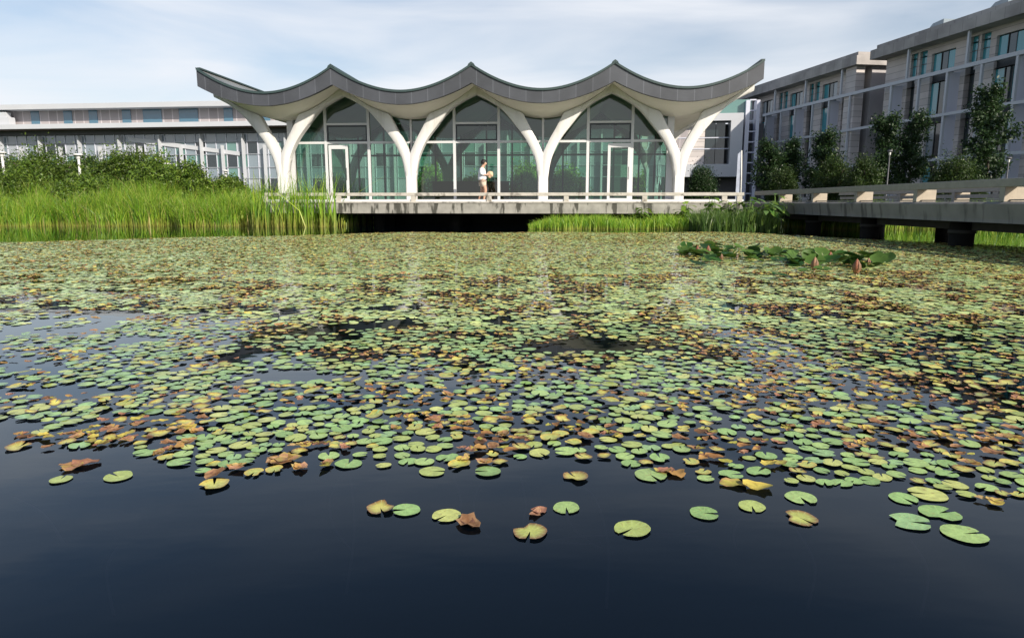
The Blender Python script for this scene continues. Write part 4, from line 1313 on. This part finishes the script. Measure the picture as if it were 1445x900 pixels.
rest(gm, green_v, .003, .03, 'pad_carpet', M['pad'], 'carpet of small round green pads across the middle of the pond', 'lily pads', 1.06)
rest(gf, lite(11), .003, .035, 'far_pad_carpet', M['pad'], 'distant dense carpet of pads reaching the reeds, sky sheen in their pale green', 'lily pads', 1.12)
rest(ye, yel_v, .006, .09, 'yellowing_pads', M['pad'], 'yellowing pads scattered through the whole carpet', 'lily pads', 1.05)
rest(wi, wit_v, .009, .10, 'withered_leaves', M['wither'], 'crumpled yellow and brown withered leaves strewn over the carpet', 'leaves', .68)

# ------------------------------------------------------------------ big water-lily patch with buds
LILY = np.array([(.018,.06,.010),(.03,.085,.014),(.055,.105,.02),(.012,.036,.008)])
M['lily'] = leafmat('lily_leaf', .15, .55, .25, mottled=.25)
spots = []
for i in range(110):
    px = 962+290*random.random(); t = (px-962)/290; py = 354+14*t+random.gauss(0, 5)+6*random.random()
    spots.append((px, min(max(py, 350), 392)))
spots += [(1100,392),(1135,391),(1160,386),(985,377),(1010,373)]
g2 = np.random.default_rng(5)
lmesh = []
for i in range(8):
    col = LILY[g2.integers(0, 4)]*g2.uniform(.9, 1.3)
    V, T, C = pad_mesh(g2, 1.0, 24, g2.uniform(.02,.14), col, rim=col*1.3)
    V = V.copy(); V[:,2] += .16*g2.uniform(-.2,1)*np.clip(V[:,0],-1,1)**2+.10*g2.uniform(0,1)*V[:,1]**2
    lmesh.append(inst_mesh((V, T, C), 'lily_leaf', M['lily']))
for i, (px, py) in enumerate(spots):
    p = atZ(px, py, .02)
    o = bpy.data.objects.new('lily_leaf', lmesh[i % 8]); COL.objects.link(o)
    r = random.uniform(.09, .145); o.location = (p.x, p.y, .035+.075*random.random()); o.scale = (r, r, r)
    o.rotation_euler = (random.gauss(0, .30)+.15, random.gauss(0, .3), random.uniform(0, 6.28))
    tag(o, 'large dark green lily leaf in the '+('left end' if px < 1030 else 'left half' if px < 1105 else 'right half' if px < 1180 else 'right end')+' of the budded patch near bridge', 'lily leaf', 'large lily leaves in the patch near the bridge')
def bud(px, py, h, label, tone):
    p = atZ(px, py, 0)
    r = empty('lily_bud', (p.x, p.y, 0), 0, label=label, cat='flower bud', group='closed lily buds in the patch')
    hw = h*.27
    V = []; b = MB(); b.lathe([(hw*.35,.0+.03),(hw*.85,.03+h*.15),(hw,.03+h*.38),(hw*.78,.03+h*.65),(hw*.38,.03+h*.88),(hw*.06,.03+h)], n=10)
    b.build('petals', mat('bud', tone, .6, noise=.45, nscale=40), r, True)
    s = MB()
    for k in range(4):
        a = k*math.pi/2+.4; e = Vector((math.cos(a), math.sin(a), 0)); sd_ = Vector((-e.y, e.x, 0))
        n = len(s.v)
        for t, rr, w_ in ((0,.4,.3),(.3,1.06,.55),(.6,.95,.4),(.88,.5,.05)):
            c = e*hw*rr+Vector((0,0,.03+h*t)); s.v += [tuple(c-sd_*hw*w_), tuple(c+sd_*hw*w_)]
        s.f += [(n+2*j, n+2*j+1, n+2*j+3, n+2*j+2) for j in range(3)]
    s.build('sepals', mat('sepal', (.20,.11,.06), .6, noise=.4, nscale=30), r, True)
    MB().tube([(0,0,-.15),(0,0,.04)], .008, 6).build('stem', M['stem'], r, True)
T1, T2 = (.36,.13,.07), (.44,.24,.14)
for a in [(984,360,.14,'closed reddish bud at the far left of the lily patch',T1),(999,362,.16,'taller reddish bud, second from the left in the lily patch',T1),
          (1018,369,.09,'small pale bud in the left half of the lily patch',T2),(1040,367,.08,'small whitish bud below a big leaf left of the patch middle',(.6,.5,.42)),
          (1112,361,.07,'tiny brown bud behind the leaves in the patch middle',T1),
          (1149,384,.17,'tall brown bud, left of the two large front buds',T2),(1171,372,.15,'medium reddish bud between the two large front buds, farther back',T1),
          (1208,389,.18,'fat reddish bud, the largest at the right front of the patch',T1),(1225,377,.10,'small bud just right of the fat reddish bud',T2),(1202,366,.08,'small dark bud farthest right among the back leaves',T1)]:
    bud(*a)

# ------------------------------------------------------------------ person
SKIN = mat('skin', (.50,.30,.21), .6)
def skin_obj(name, verts, edges, rads, mt, parent, sub=2, root=0):
    me = bpy.data.meshes.new(name); me.from_pydata(verts, edges, []); me.update()
    o = bpy.data.objects.new(name, me); COL.objects.link(o); o.parent = parent
    sk = o.modifiers.new('skin', 'SKIN'); sk.use_smooth_shade = True; sk.branch_smoothing = .6
    if not me.skin_vertices: me.skin_vertices.new()
    for i, r in enumerate(rads):
        r2 = r if hasattr(r, '__len__') else (r, r)
        me.skin_vertices[0].data[i].radius = r2
        me.skin_vertices[0].data[i].use_root = i == root
    s = o.modifiers.new('sub', 'SUBSURF'); s.levels = sub; s.render_levels = sub
    me.materials.append(mt)
    return o
pp = pavw(pav(681, 283, -.9)[0], -.9, DECK)
pe = empty('person', pp, -PA, label='person in white shirt and beige shorts walking right and looking at what they hold', cat='person')
# local: x = walking direction, z up
J = {'pelvis':(0,0,.86),'waist':(0,0,1.0),'chest':(.0,0,1.20),'neck':(.02,0,1.37),'head0':(.05,0,1.45),'head1':(.07,0,1.53),'head2':(.065,0,1.59)}
vs = [(0,0,.88),(-.01,0,1.0),(-.015,0,1.18),(-.005,0,1.33),(.03,0,1.385),(.065,0,1.43),(.08,0,1.50),(.065,0,1.555)]
rd = [(.11,.14),(.10,.13),(.12,.16),(.09,.14),(.056,.058),(.080,.074),(.104,.088),(.066,.06)]
ed = [(0,1),(1,2),(2,3),(3,4),(4,5),(5,6),(6,7)]
def limb(start, pts, rads):
    prev = start
    for p, r in zip(pts, rads):
        vs.append(p); rd.append(r); ed.append((prev, len(vs)-1)); prev = len(vs)-1
    return prev
for sg, fw in ((-1, 1), (1, -1)):
    if fw > 0: lp = [(.03,sg*.09,.80),(.13,sg*.09,.47),(.06,sg*.09,.12),(.07,sg*.09,.05),(.19,sg*.09,.03)]
    else: lp = [(-.02,sg*.09,.80),(-.02,sg*.09,.46),(-.14,sg*.09,.14),(-.15,sg*.09,.08),(-.04,sg*.09,.03)]
    limb(0, lp, [.10,.07,.048,.042,.036])
hands = []
for sg in (-1, 1):
    e = limb(3, [(-.0,sg*.15,1.31),(-.03,sg*.20,1.06),(.16,sg*.13,1.04),(.205,sg*.105,1.055)], [.055,.04,.028,.027])
    hands.append((e, sg))
    base = vs[e]
    for k in range(4):
        off = (k-1.5)*.018
        limb(e, [(base[0]+.035, base[1]-sg*.01, base[2]+off), (base[0]+.07+(.008 if k in (1,2) else 0), base[1]-sg*.03, base[2]+off), (base[0]+.085+(.01 if k in (1,2) else 0), base[1]-sg*.055, base[2]+off)], [.0095,.0085,.007])
    limb(e, [(base[0]+.01, base[1]-sg*.02, base[2]+.035), (base[0]+.035, base[1]-sg*.04, base[2]+.05)], [.011,.009])
# nose
limb(6, [(.185,0,1.48)], [.013])
skin_obj('body', vs, ed, rd, SKIN, pe)
SH = mat('white_shirt', (.78,.80,.85), .85, noise=.1, nscale=10)
v2 = [(-.005,0,.80),(-.015,0,.98),(-.02,0,1.19),(-.005,0,1.375),(.0,-.155,1.31),(-.03,-.205,1.08),(.09,-.165,1.05),(.0,.155,1.31),(-.03,.205,1.08),(.09,.165,1.05)]
skin_obj('shirt', v2, [(0,1),(1,2),(2,3),(3,4),(4,5),(5,6),(3,7),(7,8),(8,9)], [(.165,.20),(.15,.18),(.165,.20),(.125,.17),.09,.078,.058,.09,.078,.058], SH, pe)
v3 = [(0,0,.86),(.03,-.09,.76),(.09,-.09,.56),(-.02,.09,.76),(-.025,.09,.54)]
skin_obj('shorts', v3, [(0,1),(1,2),(0,3),(3,4)], [(.14,.18),.125,.105,.125,.105], mat('beige_shorts', (.60,.50,.40), .85), pe)
hr = MB()
bm = bmesh.new(); bmesh.ops.create_uvsphere(bm, u_segments=16, v_segments=10, radius=1)
for v in bm.verts:
    v.co = Vector((v.co.x*.104, v.co.y*.092, v.co.z*.10))
    if v.co.x > .045 and v.co.z < .03: v.co.x = .045; v.co.z = max(v.co.z, .02)
    if v.co.z < -.06: v.co.z = -.06
    v.co = v.co*1.1+Vector((.050, 0, 1.530))
me = bpy.data.meshes.new('hair'); bm.to_mesh(me); bm.free(); me.materials.append(mat('black_hair', (.012,.01,.01), .6, bump=.5, bscale=60))
o = bpy.data.objects.new('hair', me); COL.objects.link(o); o.parent = pe; smooth(o)
for sy in (-.028, .028): MB().lathe([(.002,-.008),(.008,0),(.002,.008)], (.168,sy,1.505), 8).build('eye', M['frame_dark'], pe)
for x, sg, z in ((.09,-1,.0),(-.11,1,.03)):
    f = skin_obj('shoe', [(x-.05,sg*.09,z+.05),(x+.04,sg*.09,z+.045),(x+.14,sg*.09,z+.032)], [(0,1),(1,2)], [(.045,.042),(.045,.042),(.03,.035)], mat('white_shoe', (.75,.73,.70), .6), pe)
# what they hold: an open beige bag / bundle
hb = empty('paper_bag', tuple(pp+pex*.30+Vector((0,0,1.07))), -PA, label='rumpled beige paper bag held in front by the walking person', cat='bag')
bm = bmesh.new(); bmesh.ops.create_icosphere(bm, subdivisions=3, radius=1)
rr = random.Random(2)
for v in bm.verts:
    q = v.co.copy(); k = 1+.10*math.sin(q.x*5+q.z*4)+rr.uniform(-.05,.05)
    v.co = Vector((q.x*.125*k, q.y*.07*k, q.z*.135*k))
    if v.co.z > .10: v.co.z = .10+rr.uniform(0,.015)
me = bpy.data.meshes.new('bag_body'); bm.to_mesh(me); bm.free(); me.materials.append(mat('beige_paper', (.68,.47,.30), .8, noise=.2, nscale=12))
o = bpy.data.objects.new('bag_body', me); COL.objects.link(o); o.parent = hb
MB().tube([(-.06,0,.10),(-.04,0,.16),(.04,0,.16),(.06,0,.10)], .008, 6).build('strap', M['frame_dark'], hb, True)
print('objects', len(bpy.data.objects))
